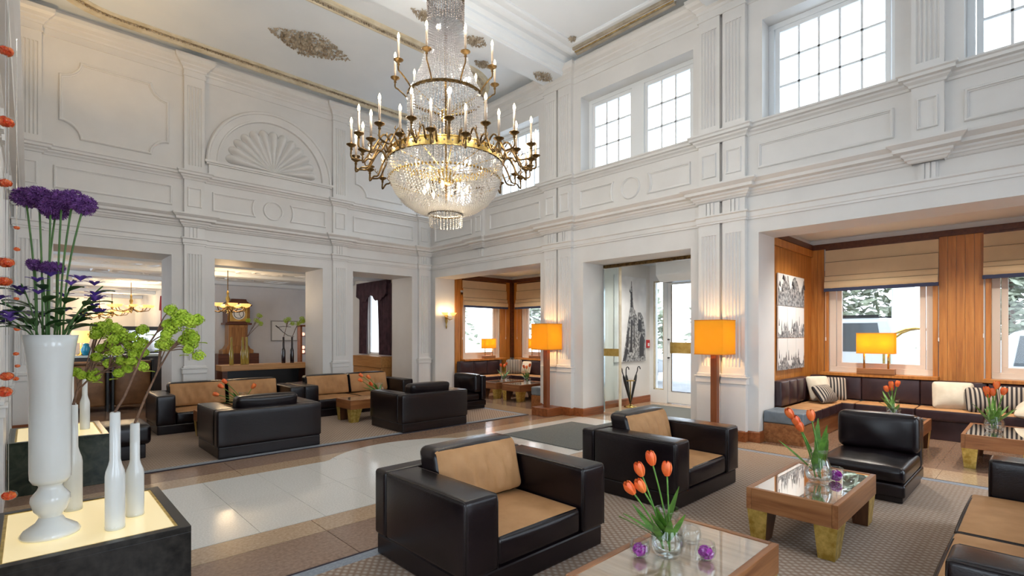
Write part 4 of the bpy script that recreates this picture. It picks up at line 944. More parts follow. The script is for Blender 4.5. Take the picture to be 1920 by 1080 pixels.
M['lampwood'] = wood('lamp_pole_wood', (.13, .03, .008), (.22, .06, .016), (.30, .09, .03), 'z')
M['shaderim'] = pm('shade_rim_cloth', (.75, .30, .03), rough=.8)
floorlamp((7.04, 6.45, .0), 'wooden floor lamp with orange box shade beside the corner bay')
floorlamp((7.04, 3.22, .0), 'wooden floor lamp with orange box shade behind the armchair, right of the entrance')
def tablelamp(loc, rz, label, sc=1):
    e = empty('table_lamp', loc, rz, label, 'lamp', 'twin-post table lamps with orange shades'); e.scale = (sc, sc, sc)
    MB().box(-.25, .25, -.07, .07, 0, .09).build('base', M['tablewood'], e, bevel=.005)
    for s in (-.16, .16): MB().tube([(s, 0, .09), (s, 0, .36)], .014, 8).build('post', M['brass'], e, smooth=True)
    shade(e, .25, .095, .33, .66)
    for s in (-.13, .13):
        MB().ball((s, 0, .47), .035, 10, 7).build('bulb', M['bulb'], e, smooth=True)
        point('table_lamp_light', (s, 0, .5), 5, (1, .55, .2), .04, e)
tablelamp((9.84, 1.86, .871), PI / 2, 'orange shaded table lamp on the window sill behind the banquette')
tablelamp((8.98, 10.34, .871), 0, 'orange shaded table lamp on the far sill of the corner bay', .8)
tablelamp((9.84, 9.42, .871), PI / 2, 'orange shaded table lamp on the corner bay sill, behind the floor lamp', .8)
sc = empty('wall_sconce', (7.66, 10.49, 1.93), 0, 'gilt two-branch wall lamp on the pier by the corner bay', 'wall lamp')
MB().lathe([(.004, -.28), (.02, -.22), (.012, -.16), (.035, -.08), (.03, .0), (.05, .05), (.02, .10)], 10, (0, -.03, 0)).build('backplate', M['brass'], sc, smooth=True)
for s in (-.1, .1):
    MB().tube([(0, -.05, .0), (s * .6, -.10, -.05), (s * 1.1, -.14, -.02), (s * 1.3, -.15, .06)], .012, 7).build('branch', M['brass'], sc, smooth=True)
    MB().lathe([(.02, .06), (.05, .08), (.085, .12), (.09, .13), (.07, .12), (.001, .085)], 14, (s * 1.3, -.15, 0), cap=False).build('glass_bowl', M['frost'], sc, smooth=True)
    point('sconce_light', (s * 1.3, -.15, .2), 2.2, (1, .7, .38), .03, sc)

# ------------------------------------------------------------------ chandelier
CH = empty('crystal_chandelier', (3.55, 4.86, 0), 0, 'large crystal chandelier with brass rings and two tiers of candle arms', 'chandelier')
b = MB(); b.tube([(0, 0, 2.95), (0, 0, 6.62)], .014, 8); b.build('centre_rod', M['dbrass'], CH)
MB().lathe([(.10, 6.62), (.12, 6.58), (.06, 6.54), (.015, 6.50)], 20).build('ceiling_rose', M['dbrass'], CH, smooth=True)
def band_ring(R, z0, z1, t, mat, name, studs=0):
    b = MB().lathe([(R, z0), (R + t * .4, z0), (R + t * .4, z0 + .012), (R, z0 + .014), (R, z1 - .014), (R + t * .4, z1 - .012), (R + t * .4, z1), (R - t, z1), (R - t, z0)], 72, cap=False)
    o = b.build(name, M[mat], CH, smooth=False)
    if studs:
        s = MB()
        for i in range(studs):
            a = 2 * PI * i / studs; s.ball(((R + .002) * math.cos(a), (R + .002) * math.sin(a), (z0 + z1) / 2), .011, 6, 4)
        s.build('rosette_studs', M['bronze'], o)
band_ring(.67, 3.50, 3.60, .02, 'brass', 'main_ring', 48); band_ring(.445, 4.27, 4.30, .014, 'dbrass', 'upper_ring'); band_ring(.215, 5.40, 5.46, .014, 'dbrass', 'crown_ring'); band_ring(.20, 2.91, 2.925, .01, 'dbrass', 'bottom_ring')
def strands(name, prof, n, bead, step, mat='crystal', stagger=True):
    """strings of beads hung along a profile [(r,z)]"""
    L = [0]
    for i in range(1, len(prof)): L.append(L[-1] + math.hypot(prof[i][0] - prof[i - 1][0], prof[i][1] - prof[i - 1][1]))
    b = MB(); rg = random.Random(len(name) + n)
    for s in range(n):
        a = 2 * PI * s / n; d = step * (.5 if (stagger and s % 2) else 0) + step * .3
        while d < L[-1]:
            k = max(i for i in range(len(L)) if L[i] <= d); k = min(k, len(prof) - 2); t = (d - L[k]) / (L[k + 1] - L[k])
            r = prof[k][0] + (prof[k + 1][0] - prof[k][0]) * t; z = prof[k][1] + (prof[k + 1][1] - prof[k][1]) * t
            q = bead * rg.uniform(.85, 1.15); b.octa((r * math.cos(a), r * math.sin(a), z), q, q * 1.25); d += step
    return tag(b.build(name, M[mat], CH), kind='stuff')
strands('crown_bead_fringe', [(.215, 5.40), (.21, 5.12)], 40, .011, .026, 'dbead')
strands('upper_bead_tent', [(.19, 5.40), (.195, 5.10), (.225, 4.85), (.29, 4.60), (.37, 4.42), (.44, 4.29)], 60, .0155, .031)
strands('middle_bead_tent', [(.44, 4.27), (.435, 4.0), (.445, 3.8), (.47, 3.62)], 70, .0150, .031)
strands('bowl_bead_strings', [(.66, 3.50), (.665, 3.42), (.64, 3.30), (.585, 3.17), (.49, 3.05), (.36, 2.97), (.20, 2.92)], 96, .0150, .031)
strands('inner_bead_strings', [(.60, 3.52), (.52, 3.40), (.40, 3.32), (.25, 3.28)], 48, .012, .031)
strands('gilt_bead_course', [(.646, 3.322), (.640, 3.300)], 92, .016, .03, 'brass', False)
strands('bottom_fringe', [(.19, 2.91), (.19, 2.78)], 30, .010, .022)
strands('bottom_drops', [(.185, 2.79), (.18, 2.77)], 30, .012, .04)
MB().lathe([(.05, 3.46), (.09, 3.44), (.11, 3.40), (.08, 3.36), (.10, 3.30), (.05, 3.26)], 16).build('hub', M['brass'], CH, smooth=True)
MB().lathe([(.04, 4.16), (.07, 4.12), (.05, 4.06), (.06, 4.02)], 12).build('hub', M['brass'], CH, smooth=True)
for i in range(12):
    a = 2 * PI * i / 12; MB().tube([(.08 * math.cos(a), .08 * math.sin(a), 3.42), (.66 * math.cos(a), .66 * math.sin(a), 3.53)], .006, 5).build('spoke', M['brass'], CH)
    if i % 2 == 0: MB().tube([(.04 * math.cos(a), .04 * math.sin(a), 4.1), (.44 * math.cos(a), .44 * math.sin(a), 4.28)], .005, 5).build('spoke', M['brass'], CH)
for i in range(8):
    a = 2 * PI * i / 8; p = (.25 * math.cos(a), .25 * math.sin(a), 3.18)
    MB().lathe([(.001, -.03), (.018, 0), (.02, .03), (.008, .06), (.001, .07)], 8, p).build('inner_bulb', M['bulb'], CH, smooth=True)
BW = 8.0
point('chandelier_bowl_light', (0, 0, 3.2), 16, (1, .80, .52), .2, CH)
cup_me = MB().lathe([(.006, -.05), (.016, -.045), (.012, -.025), (.03, -.01), (.052, .004), (.055, .010), (.03, .008), (.014, .02), (.013, .035)], 14).mesh('candle_cup', M['dbrass'], True)
can_me = MB().lathe([(.0125, .02), (.0125, .235), (.009, .24)], 9).mesh('candle', M['candle'], True)
bul_me = MB().lathe([(.001, .24), (.010, .245), (.016, .265), (.013, .285), (.006, .305), (.001, .315)], 8).mesh('candle_bulb', M['bulb'], True)
def arm(R0, z0, R1, z1, a, kind):
    c, s = math.cos(a), math.sin(a); P = lambda r, z, w=0: (r * c - w * s, r * s + w * c, z); D = R1 - R0
    if kind == 'S': pts = [P(R0, z0), P(R0 + D * .12, z0 + .085), P(R0 + D * .28, z0 + .10), P(R0 + D * .45, z0 + .01), P(R0 + D * .62, z0 - .10), P(R0 + D * .82, z0 - .11), P(R1, z1 - .13), P(R1, z1 - .04)]
    else: pts = [P(R0, z0), P(R0 + D * .25, z0 + .05), P(R0 + D * .75, z0 + .12), P(R1, z1 - .10), P(R1, z1 - .04)]
    # smooth the polyline
    def cr(p, n=4):
        V_ = [Vector(q) for q in p]; o = []
        for i in range(len(V_) - 1):
            p0, p1, p2, p3 = V_[max(i - 1, 0)], V_[i], V_[i + 1], V_[min(i + 2, len(V_) - 1)]
            for k in range(n):
                t = k / n; o.append(.5 * ((2 * p1) + (p2 - p0) * t + (2 * p0 - 5 * p1 + 4 * p2 - p3) * t * t + (3 * p1 - p0 - 3 * p2 + p3) * t ** 3))
        return o + [V_[-1]]
    b = MB().tube(cr(pts), .0105 if kind == 'S' else .009, 6)
    if kind == 'S':
        for f, zz in ((.36, .05), (.66, -.075)):
            q = P(R0 + D * f, z0 + zz); b.tube([q, P(R0 + D * f + .03, z0 + zz + .03), P(R0 + D * f + .02, z0 + zz + .055)], .006, 5)
    o = b.build('candle_arm', M['dbrass'], CH, smooth=True)
    e = P(R1, z1)
    link('candle_cup', cup_me, o, e); link('candle', can_me, o, e); link('candle_bulb', bul_me, o, e)
    return e
N1 = 18
for i in range(N1):
    a = 2 * PI * (i + .5) / N1 + .1
    e = arm(.68, 3.56, 1.06, 3.60, a, 'S')
    if i % 2: point('candle_light', (e[0], e[1], e[2] + .28), BW, (1, .91, .78), .03, CH)
for i in range(N1):
    a = 2 * PI * i / N1 + .1
    e = arm(.68, 3.53, .96 + .06 * (i % 2), 3.50, a, 'S')
    if i % 2: point('candle_light', (e[0], e[1], e[2] + .28), BW, (1, .91, .78), .03, CH)
for i in range(9):
    a = 2 * PI * i / 9 + .25
    e = arm(.45, 4.28, .60, 4.53, a, 'J'); point('candle_light', (e[0], e[1], e[2] + .28), BW, (1, .91, .78), .03, CH)
# ------------------------------------------------------------------ lit plinths with vase, bottles and branches
def plinth(loc, w, d, label, mat):
    e = empty('display_plinth', loc, 0, label, 'plinth', 'stone plinths with lit tops'); h = .5
    b = MB(); b.box(0, w, 0, d, 0, h - .03); b.build('stone_body', M[mat], e, bevel=.003)
    q = [(0, 0), (w, 0), (w, d), (0, d)]
    MB().sweep(q, [(0, h - .03), (0, h), (-.05, h), (-.05, h - .03)], XYZ, closed=True).build('stone_rim', M[mat], e, bevel=.002)
    MB().sweep(q, [(-.05, h - .03), (-.05, h - .002), (-.062, h - .002), (-.062, h - .03)], XYZ, closed=True).build('brass_edge', M['brassleaf'], e)
    MB().box(.063, w - .063, .063, d - .063, h - .03, h - .004).build('lit_glass_top', M['litglass'], e)
plinth((-.15, 3.085, 0), .765, .955, 'dark stone plinth with glowing glass top carrying the tall white vase', 'granite')
plinth((-.15, 6.55, 0), .737, 1.06, 'dark green marble plinth with glowing top, behind the tall white vase', 'marble')
ZP = .497
vs_ = empty('tall_vase', (.077, 3.453, ZP), 0, 'tall white glass vase on a turned foot holding purple alliums', 'vase'); vs_.scale = (.79, .79, 1)
MB().lathe([(.001, .0), (.145, .0), (.150, .012), (.13, .035), (.075, .065), (.055, .092)], 40).build('foot', M['opal'], vs_, smooth=True)
MB().lathe([(.055, .092), (.062, .105), (.082, .125), (.099, .172), (.096, .195), (.066, .228), (.058, .245), (.066, .258), (.085, .262)], 40, cap=False).build('turned_knop', M['opal'], vs_, smooth=True)
MB().lathe([(.05, .262), (.085, .262), (.101, .285), (.103, .32), (.103, .72), (.106, .78), (.113, .86), (.124, .94), (.138, 1.003), (.130, 1.003), (.117, .94), (.10, .80), (.095, .70)], 48, cap=False).build('body', M['opal'], vs_, smooth=True)
MB().lathe([(.001, .985), (.122, .985), (.122, .96), (.001, .96)], 24).build('soil', M['soil'], vs_)
rg = random.Random(3)
def curve(p0, p1, bow, n=8):
    p0, p1 = Vector(p0), Vector(p1); return [p0.lerp(p1, i / n) + Vector(bow) * math.sin(PI * i / n) for i in range(n + 1)]
def rel(pts, o): return [tuple(Vector(p) - Vector(o)) for p in pts]
def blossomball(c, R, n, r, seed, zs=.9, star=False):
    g = random.Random(seed); b = MB()
    for i in range(n):
        z = 1 - 2 * (i + .5) / n; t = i * 2.39996; q = math.sqrt(1 - z * z); d = Vector((q * math.cos(t), q * math.sin(t), z)).normalized()
        p = Vector(c) + Vector((d.x, d.y, d.z * zs)) * R * g.uniform(.70, 1.14)
        a = d.orthogonal().normalized(); e = d.cross(a); k = g.uniform(0, 2); rr = r * g.uniform(.75, 1.2)
        if star:
            for j in range(6):
                w = k + PI * j / 3; t1 = p + (a * math.cos(w) + e * math.sin(w)) * rr * 1.5 + d * rr * .7; q1 = (a * math.cos(w + 1.57) + e * math.sin(w + 1.57)) * rr * .28
                b.add([p - d * rr, t1 * .5 + p * .5 + q1, t1, t1 * .5 + p * .5 - q1], [(0, 1, 2, 3)])
            continue
        pts = []
        for j in range(5):
            w = k + 2 * PI * j / 5; pts.append(p + (a * math.cos(w) + e * math.sin(w)) * rr + d * rr * .35)
        b.add([p - d * rr * .2] + pts, [(0, j + 1, (j + 1) % 5 + 1) for j in range(5)])
    return b
AH = [((-.014, 3.54, 2.191), (.025, 3.503)), ((.034, 3.494, 2.200), (.048, 3.481)), ((.077, 3.453, 2.150), (.071, 3.458)), ((.118, 3.413, 2.180), (.101, 3.431)), ((.158, 3.376, 2.180), (.11, 3.421)), ((.198, 3.338, 2.153), (.122, 3.41)), ((.098, 3.49, 2.135), (.06, 3.47))]
for i, (h, f) in enumerate(AH):
    o = (f[0], f[1], 1.484); e = empty('allium', o, 0, 'long-stemmed purple allium in the tall white vase, ' + ('leftmost of the seven', 'second from the left', 'third from the left', 'fourth from the left', 'second from the right', 'rightmost of the seven', 'lowest head, behind the middle ones')[i], 'flower', 'tall alliums in the white vase')
    MB().tube(rel(curve(o, h, ((f[0] - h[0]) * .25, (f[1] - h[1]) * .25, 0)), o), .0048, 6).build('stem', M['stem'], e, smooth=True)
    blossomball(tuple(Vector(h) - Vector(o)), .050, 190, .0095, i, .85, True).build('flower_head', M['purple'], e)
for i, h in enumerate(((.019, 3.508, 1.852), (.070, 3.47, 1.840), (.10, 3.445, 1.838))):
    o = (h[0] * .8 + .01, h[1], 1.484); e = empty('allium', o, 0, 'short mauve allium low among the tall stems in the white vase', 'flower', 'short alliums in the white vase')
    MB().tube(rel(curve(o, h, (.004, 0, 0)), o), .005, 6).build('stem', M['stem'], e); blossomball(tuple(Vector(h) - Vector(o)), .030, 100, .008, 40 + i, .9, True).build('flower_head', M['purple'], e)
def leafblade(b, p, d, L, w, up=.3, mi=0):
    d = Vector(d).normalized(); s = d.cross(Vector((0, 0, 1)))
    if s.length < .1: s = Vector((1, 0, 0))
    s.normalize(); p = Vector(p); n = 5; vs = []
    for i in range(n + 1):
        t = i / n; c = p + d * L * t + Vector((0, 0, up * L * math.sin(PI * t * .8))); ww = w * math.sin(PI * min(.98, t * .9 + .08))
        vs += [c - s * ww, c + Vector((0, 0, -w * .25)), c + s * ww]
    b.add(vs, [(i * 3 + j, i * 3 + j + 1, i * 3 + j + 4, i * 3 + j + 3) for i in range(n) for j in range(2)], mi)
for i in range(12):
    a = 2 * PI * i / 12 + .3; r = rg.uniform(.08, .21); hz = rg.uniform(.10, .30)
    o = (.077 + .06 * math.cos(a), 3.453 + .06 * math.sin(a), 1.484); tip = Vector((r * math.cos(a), r * math.sin(a), hz))
    e = empty('clematis_stem', o, 0, 'violet star-flowered leafy stem round the rim of the tall white vase', 'flower', 'violet leafy stems in the white vase')
    MB().tube(curve((0, 0, 0), tip, (0, 0, .03)), .0035, 5).build('stem', M['stem'], e)
    b = MB()
    for k in range(4):
        t = .15 + .2 * k; q = a + rg.uniform(-1.2, 1.2); leafblade(b, tip * t + Vector((0, 0, .02)), (math.cos(q), math.sin(q), .1), rg.uniform(.08, .13), rg.uniform(.020, .034), .15)
    b.build('leaves', M['dgreen'], e, smooth=True)
    for k in range(3):
        b = MB(); c = tip + Vector((rg.uniform(-.035, .035), rg.uniform(-.035, .035), rg.uniform(-.08, .02)))
        for j in range(6):
            q = 2 * PI * j / 6 + k; leafblade(b, c, (math.cos(q), math.sin(q), .35), .046, .010, .2)
        b.build('star_flower', M['violet'], e)
# white glass bottles and lime guelder branches
def bottle(loc, label, mat='opal', s=1, wx=.84, group='slender white glass bottles', name='glass_bottle'):
    e = empty(name, loc, 0, label, 'bottle', group); e.scale = (s * wx, s * wx, s)
    MB().lathe([(.001, 0), (.049, 0), (.051, .012), (.051, .275), (.047, .30), (.034, .335), (.028, .36), (.0265, .60), (.022, .604), (.020, .60), (.021, .36)], 28, cap=False).build('body', M[mat], e, smooth=True)
    MB().lathe([(.050, .0), (.0525, .004), (.0525, .016), (.0505, .02)], 28, cap=False).build('glass_foot', M['vaseglass'], e, smooth=True)
    return e
bottle((.321, 3.318, ZP), 'slender white glass bottle at the front of the lit plinth, right of the vase')
bottle((.425, 3.490, ZP), 'shorter slender white glass bottle on the lit plinth, second from the vase', s=.85, wx=.98)
bottle((.181, 3.84, ZP), 'slender white glass bottle on the lit plinth, half hidden behind the tall vase')
bottle((.427, 7.05, ZP), 'slender white glass bottle on the green marble plinth')
bottle((.31, 6.90, ZP), 'slender white glass bottle on the green marble plinth, mostly hidden by the tall vase')
def branch(o, trunk, heads, label, seed, group='lime green blossom branches in white bottles', R=.027, both=True):
    e = empty('blossom_branch', o, 0, label, 'branch', group); T_ = rel(trunk, o); g = random.Random(seed)
    MB().tube([(0, 0, -.02)] + T_, [.0065] + [.0065 - .004 * i / len(T_) for i in range(len(T_))], 6).build('stem', M['twig'], e, smooth=True)
    HH = list(rel(heads, o)); HH += [tuple(Vector(q) + Vector((g.uniform(-.05, .05), g.uniform(-.05, .05), g.uniform(-.04, .04)))) for q in HH]
    for i, h in enumerate(HH):
        h = Vector(h) + Vector((g.uniform(-.02, .02), g.uniform(-.02, .02), 0))
        near = min(range(len(T_)), key=lambda k: (Vector(T_[k]) - h).length + (.05 if k == 0 else 0)); near = max(0, near - 1)
        MB().tube(curve(T_[near], h, (0, 0, .02)), .003, 5).build('twig', M['twig'], e)
        blossomball(h, R * g.uniform(.85, 1.2), 62, .0085, seed * 50 + i, .9).build('flower_head', M['lime'], e)
    b = MB()
    for i in range(len(heads)):
        h = Vector(rel(heads, o)[i]); q = g.uniform(0, 6.3); leafblade(b, h + Vector((0, 0, -.03)), (math.cos(q), math.sin(q), -.1), .055, .018, .1)
    b.build('leaves', M['lime'], e, smooth=True)
branch((.321, 3.318, 1.08), [(.321, 3.318, 1.102), (.356, 3.285, 1.178), (.396, 3.246, 1.307), (.427, 3.217, 1.412), (.476, 3.17, 1.51), (.516, 3.132, 1.571)], [(.556, 3.094, 1.608), (.632, 3.022, 1.58), (.529, 3.12, 1.556), (.592, 3.06, 1.587), (.567, 3.084, 1.565), (.514, 3.134, 1.501)], 'blossom branch rising from the front white bottle towards the fluted pilaster', 1)
branch((.425, 3.490, .99), [(.425, 3.49, 1.01), (.465, 3.44, 1.15), (.512, 3.372, 1.30), (.559, 3.327, 1.412), (.606, 3.282, 1.471)], [(.635, 3.255, 1.419), (.67, 3.221, 1.488), (.625, 3.264, 1.471), (.654, 3.237, 1.478), (.54, 3.345, 1.445), (.507, 3.376, 1.445)], 'blossom branch leaning out of the second white bottle beside the vase', 2)
HB = [(.296, 3.731, 1.552), (.276, 3.749, 1.511), (.345, 3.684, 1.463), (.389, 3.642, 1.484), (.365, 3.665, 1.355), (.414, 3.618, 1.355), (.483, 3.553, 1.531), (.32, 3.707, 1.443), (.443, 3.59, 1.436), (.404, 3.628, 1.436), (.473, 3.562, 1.321), (.365, 3.665, 1.28), (.261, 3.763, 1.259), (.202, 3.82, 1.287), (.34, 3.688, 1.511), (.296, 3.731, 1.375), (.375, 3.656, 1.511), (.43, 3.60, 1.39), (.45, 3.58, 1.46)]
branch((.181, 3.84, 1.08), [(.181, 3.84, 1.10), (.205, 3.82, 1.22), (.25, 3.77, 1.33), (.31, 3.71, 1.41), (.38, 3.65, 1.45), (.46, 3.575, 1.48)], HB[0::2], 'dense blossom branch sweeping out from the bottle behind the tall vase', 3)
branch((.185, 3.845, 1.08), [(.185, 3.845, 1.10), (.20, 3.83, 1.18), (.25, 3.78, 1.25), (.33, 3.70, 1.31), (.42, 3.61, 1.35)], HB[1::2], 'lower blossom branch from the bottle behind the tall vase', 4)
branch((.427, 7.05, 1.08), [(.427, 7.05, 1.10), (.46, 7.0, 1.3), (.50, 6.9, 1.5), (.56, 6.8, 1.6)], [(.60, 6.75, 1.62), (.55, 6.85, 1.55), (.64, 6.7, 1.57)], 'blossom branch in the bottle on the green marble plinth', 5)

# hanging strings of glass balls with red blossoms
def garland(loc, zs, R, top, label):
    e = empty('hanging_garland', (loc[0], loc[1], 0), 0, label, 'garland', 'hanging strings of glass balls')
    MB().tube([(0, 0, min(zs)), (0, 0, top)], .0012, 4).build('cord', M['chrome'], e)
    for i, z in enumerate(zs):
        r = R * (1 + .12 * math.sin(i * 2.3)); o = MB().lathe([(max(.0005, r * math.sin(PI * k / 10)), -r * .72 * math.cos(PI * k / 10)) for k in range(11)], 20).build('glass_ball', M['vaseglass'], e, smooth=True, loc=(.006 * math.sin(i * 3), .006 * math.cos(i * 5), z))
        b = blossomball((0, 0, -r * .06), r * .62, 46, r * .34, 300 + i, .66); b.build('blossom', M['redpetal'], o)
garland((-.082, 3.39), [2.847, 2.511, 2.22, 1.844, 1.755, 1.305, 1.232], .034, 3.6, 'string of large glass balls with red blossoms hanging by the plinth')
garland((-.066, 5.03), [2.262, 2.11, 1.758, 1.542, 1.367, 1.28, 1.19], .020, 3.6, 'string of small glass balls with red blossoms hanging farther from the plinth')
garland((-.075, 3.53), [.705], .034, 3.6, 'single glass ball with red blossom hanging low above the lit plinth')

# ------------------------------------------------------------------ tulip vases and glasses
def glassvase(loc, label, r=.075, h=.235, group='clear glass tulip vases'):
    e = empty('glass_vase', loc, 0, label, 'vase', group)
    MB().lathe([(.001, 0), (r * .72, 0), (r * .95, .02), (r * 1.12, .06), (r * 1.1, .10), (r * .88, .15), (r * .72, .19), (r * .78, h - .01), (r * .86, h), (r * .82, h), (r * .68, .19), (r * .84, .15), (r * 1.04, .10), (r * 1.06, .06), (r * .88, .025), (.001, .015)], 28, cap=False).build('body', M['vaseglass'], e, smooth=True)
    MB().lathe([(.001, .016), (r * .86, .026), (r * 1.03, .062), (r * 1.02, .098), (.001, .099)], 20, cap=False).build('water', M['greenglass'], e, smooth=True)
def tulip(base, head, label, group, seed, s=1.0):
    e = empty('tulip', base, 0, label, 'flower', group); g = random.Random(seed); h = Vector(head) - Vector(base)
    c = curve((0, 0, 0), h, (h.x * -.12, h.y * -.12, 0)); MB().tube(c, .0045 * s, 6).build('stem', M['green'], e, smooth=True)
    d = (c[-1] - c[-2]).normalized(); rot = Vector((0, 0, 1)).rotation_difference(d).to_matrix()
    b = MB()
    for k in range(6):
        a = 2 * PI * k / 6; rr = 1 if k % 2 else .93; vs = []
        for i in range(7):
            t = i / 6; r = .027 * s * rr * (math.sin(PI * (.12 + .66 * t)) ** .8); z = .072 * s * t; w = .021 * s * math.sin(PI * (.10 + .86 * t)) ** .7
            for j in (-1, 0, 1):
                q = a + j * (w / max(r, .012 * s)) * .95; vs.append(h + rot @ Vector((r * math.cos(q), r * math.sin(q), z)))
        b.add(vs, [(i * 3 + j, i * 3 + j + 1, i * 3 + j + 4, i * 3 + j + 3) for i in range(6) for j in range(2)])
    b.build('bloom', M['tulip'], e, smooth=True)
    for k in range(2):
        q = g.uniform(0, 6.28); b = MB(); leafblade(b, c[1], (h.x * 1.5 + .35 * math.cos(q), h.y * 1.5 + .35 * math.sin(q), h.z * (1.1 if k else .8)), h.length * g.uniform(.6, .85), .019 * s, .03); b.build('leaf', M['green'], e, smooth=True)
def bouquet(c, heads, where, vl, seed, r=.075, h=.235, s=1.0, which=None):
    glassvase(c, vl, r, h)
    for i, hd in enumerate(heads): tulip((c[0] + .02 * math.cos(i * 2.1), c[1] + .02 * math.sin(i * 2.1), c[2] + .03), hd, 'orange tulip in the glass vase ' + where + (', ' + which[i] if which else ''), 'tulips in the vase ' + where, seed + i, s)
TT = .38 + Z1 - .003
bouquet((2.33, 1.31, TT), [(2.274, 1.359, .845), (2.235, 1.396, .79), (2.325, 1.309, .79), (2.242, 1.389, .71), (2.205, 1.424, .70)], 'on the glass-topped table', 'clear glass vase of five tulips on the table at the lower edge', 10, which=('topmost bloom', 'upper left bloom', 'upper right bloom', 'low bloom', 'lowest and leftmost bloom'))
bouquet((4.33, 1.18, TT), [(4.189, 1.315, .87), (4.221, 1.284, .81), (4.296, 1.213, .85), (4.242, 1.265, .77)], 'on the mirrored table', 'clear glass vase of tulips on the mirrored table', 20, .085, .25, 1.15, which=('topmost left bloom', 'second left bloom', 'rightmost bloom', 'lowest bloom'))
TB = .377
bouquet((8.15, .402, TB), [(8.168, .384, .87), (8.092, .457, .81), (8.141, .41, .79), (8.222, .333, .80), (8.18, .45, .76)], 'on the bay table by the picture edge', 'clear glass vase of tulips on the bay table by the picture edge', 30, .085, .25, 1.25)
bouquet((8.56, 1.42, TB), [(8.55, 1.44, .78), (8.60, 1.39, .79), (8.53, 1.48, .72), (8.62, 1.45, .73)], 'on the table behind the armless chair', 'clear glass vase of tulips on the table behind the armless chair', 40, .08, .24, 1.2)
bouquet((4.62, 8.36, TT), [(4.40, 8.56, .74), (4.36, 8.5, .66), (4.50, 8.48, .70), (4.45, 8.3, .60)], 'on the table before the curtained opening', 'clear glass vase of drooping tulips on the table before the curtained opening', 50, .08, .24, 1.2)
bouquet((2.36, 8.42, TT), [(2.18, 8.6, .76), (2.12, 8.55, .70), (2.46, 8.35, .68), (2.05, 8.5, .60)], 'behind the armchair seen from behind', 'clear glass vase of tulips mostly hidden behind the armchair back', 60, .08, .24, 1.2)
bouquet((8.45, 9.16, TB), [(8.40, 9.2, .72), (8.48, 9.12, .75), (8.5, 9.2, .70)], 'in the corner bay nearer the wall lamp', 'clear glass vase of tulips in the corner bay nearer the wall lamp', 70, .075, .23, 1.1)
bouquet((8.45, 8.36, TB), [(8.40, 8.4, .72), (8.48, 8.32, .75), (8.5, 8.42, .70)], 'in the corner bay nearer the floor lamp', 'clear glass vase of tulips in the corner bay nearer the floor lamp', 80, .075, .23, 1.1)
def tumbler(loc, label, r=.052, h=.085, group='round drinking glasses on the tables', bloom=False):
    e = empty('round_glass', loc, 0, label, 'glass', group)
    MB().lathe([(.001, 0), (r * .6, 0), (r * .9, h * .25), (r, h * .5), (r * .9, h * .85), (r * .85, h), (r * .81, h), (r * .86, h * .85), (r * .95, h * .5), (r * .84, h * .25), (.001, h * .08)], 24, cap=False).build('bowl', M['vaseglass'], e, smooth=True)
    if bloom: blossomball((0, 0, h * .4), r * .5, 26, r * .38, int(loc[0] * 100), .7).build('magenta_bloom', M['magenta'], e)
tumbler((2.56, 1.30, TT), 'empty round glass right of the tulip vase at the lower edge')
tumbler((2.22, 1.40, TT), 'round glass with magenta bloom left of the tulip vase at the lower edge', bloom=True)
tumbler((2.43, 1.16, TT), 'round glass with magenta bloom in front of the tulip vase at the lower edge', bloom=True)
tumbler((4.45, 1.10, TT), 'round glass with magenta bloom beside the vase on the mirrored table', .065, .10, bloom=True)
tumbler((8.62, 8.46, TB), 'round glass on the corner bay table nearer the floor lamp'); tumbler((8.62, 9.22, TB), 'round glass on the corner bay table nearer the wall lamp')

# ------------------------------------------------------------------ framed grid of old photographs in the bay
ph = empty('photo_grid', (7.98, 2.80, .0), 0, 'grid of nine black and white mountain photographs on the panelled bay wall', 'picture')
px0, px1, pz0, pz1 = .30, 1.52, .955, 2.46; rg = random.Random(12)
for i in range(3):
    for j in range(3):
        a = px0 + (px1 - px0) * i / 3; c = a + (px1 - px0) / 3 - .008; z0 = pz0 + (pz1 - pz0) * j / 3; z1 = z0 + (pz1 - pz0) / 3 - .008
        o = MB().box(a, c, -.0, .02, z0, z1).build('photograph', M['paper'], ph, bevel=.002); w = c - a; h = z1 - z0
        hor = rg.uniform(.22, .42) if j < 2 else rg.uniform(.68, .86); pts = [(a, z0), (c, z0)] + [(c - w * k / 10, z0 + h * min(.96, max(.1, hor + rg.uniform(-.14, .14) + .2 * math.sin(k * .6 + i)))) for k in range(11)]
        MB().prism(pts, -.001, -.0002, 'y').build('hill_print', M['greyink'], o)
        for k in range(5 if j < 2 else 2):
            x = a + w * rg.uniform(.05, .85); zz = z0 + h * rg.uniform(.02, .45); hh = h * rg.uniform(.12, .34); ww = w * rg.uniform(.04, .11)
            MB().prism([(x, zz), (x + ww, zz), (x + ww * .5, zz + hh)], -.0022, -.0011, 'y').build('tree_print', M['ink'], o)
            if j == 2 and k < 4: MB().prism([(x, zz + h * .4), (x + ww * 3, zz + h * .35), (x + ww * 2.4, zz + h * .5), (x + ww, zz + h * .55)], -.0022, -.0011, 'y').build('rock_print', M['ink'], o)
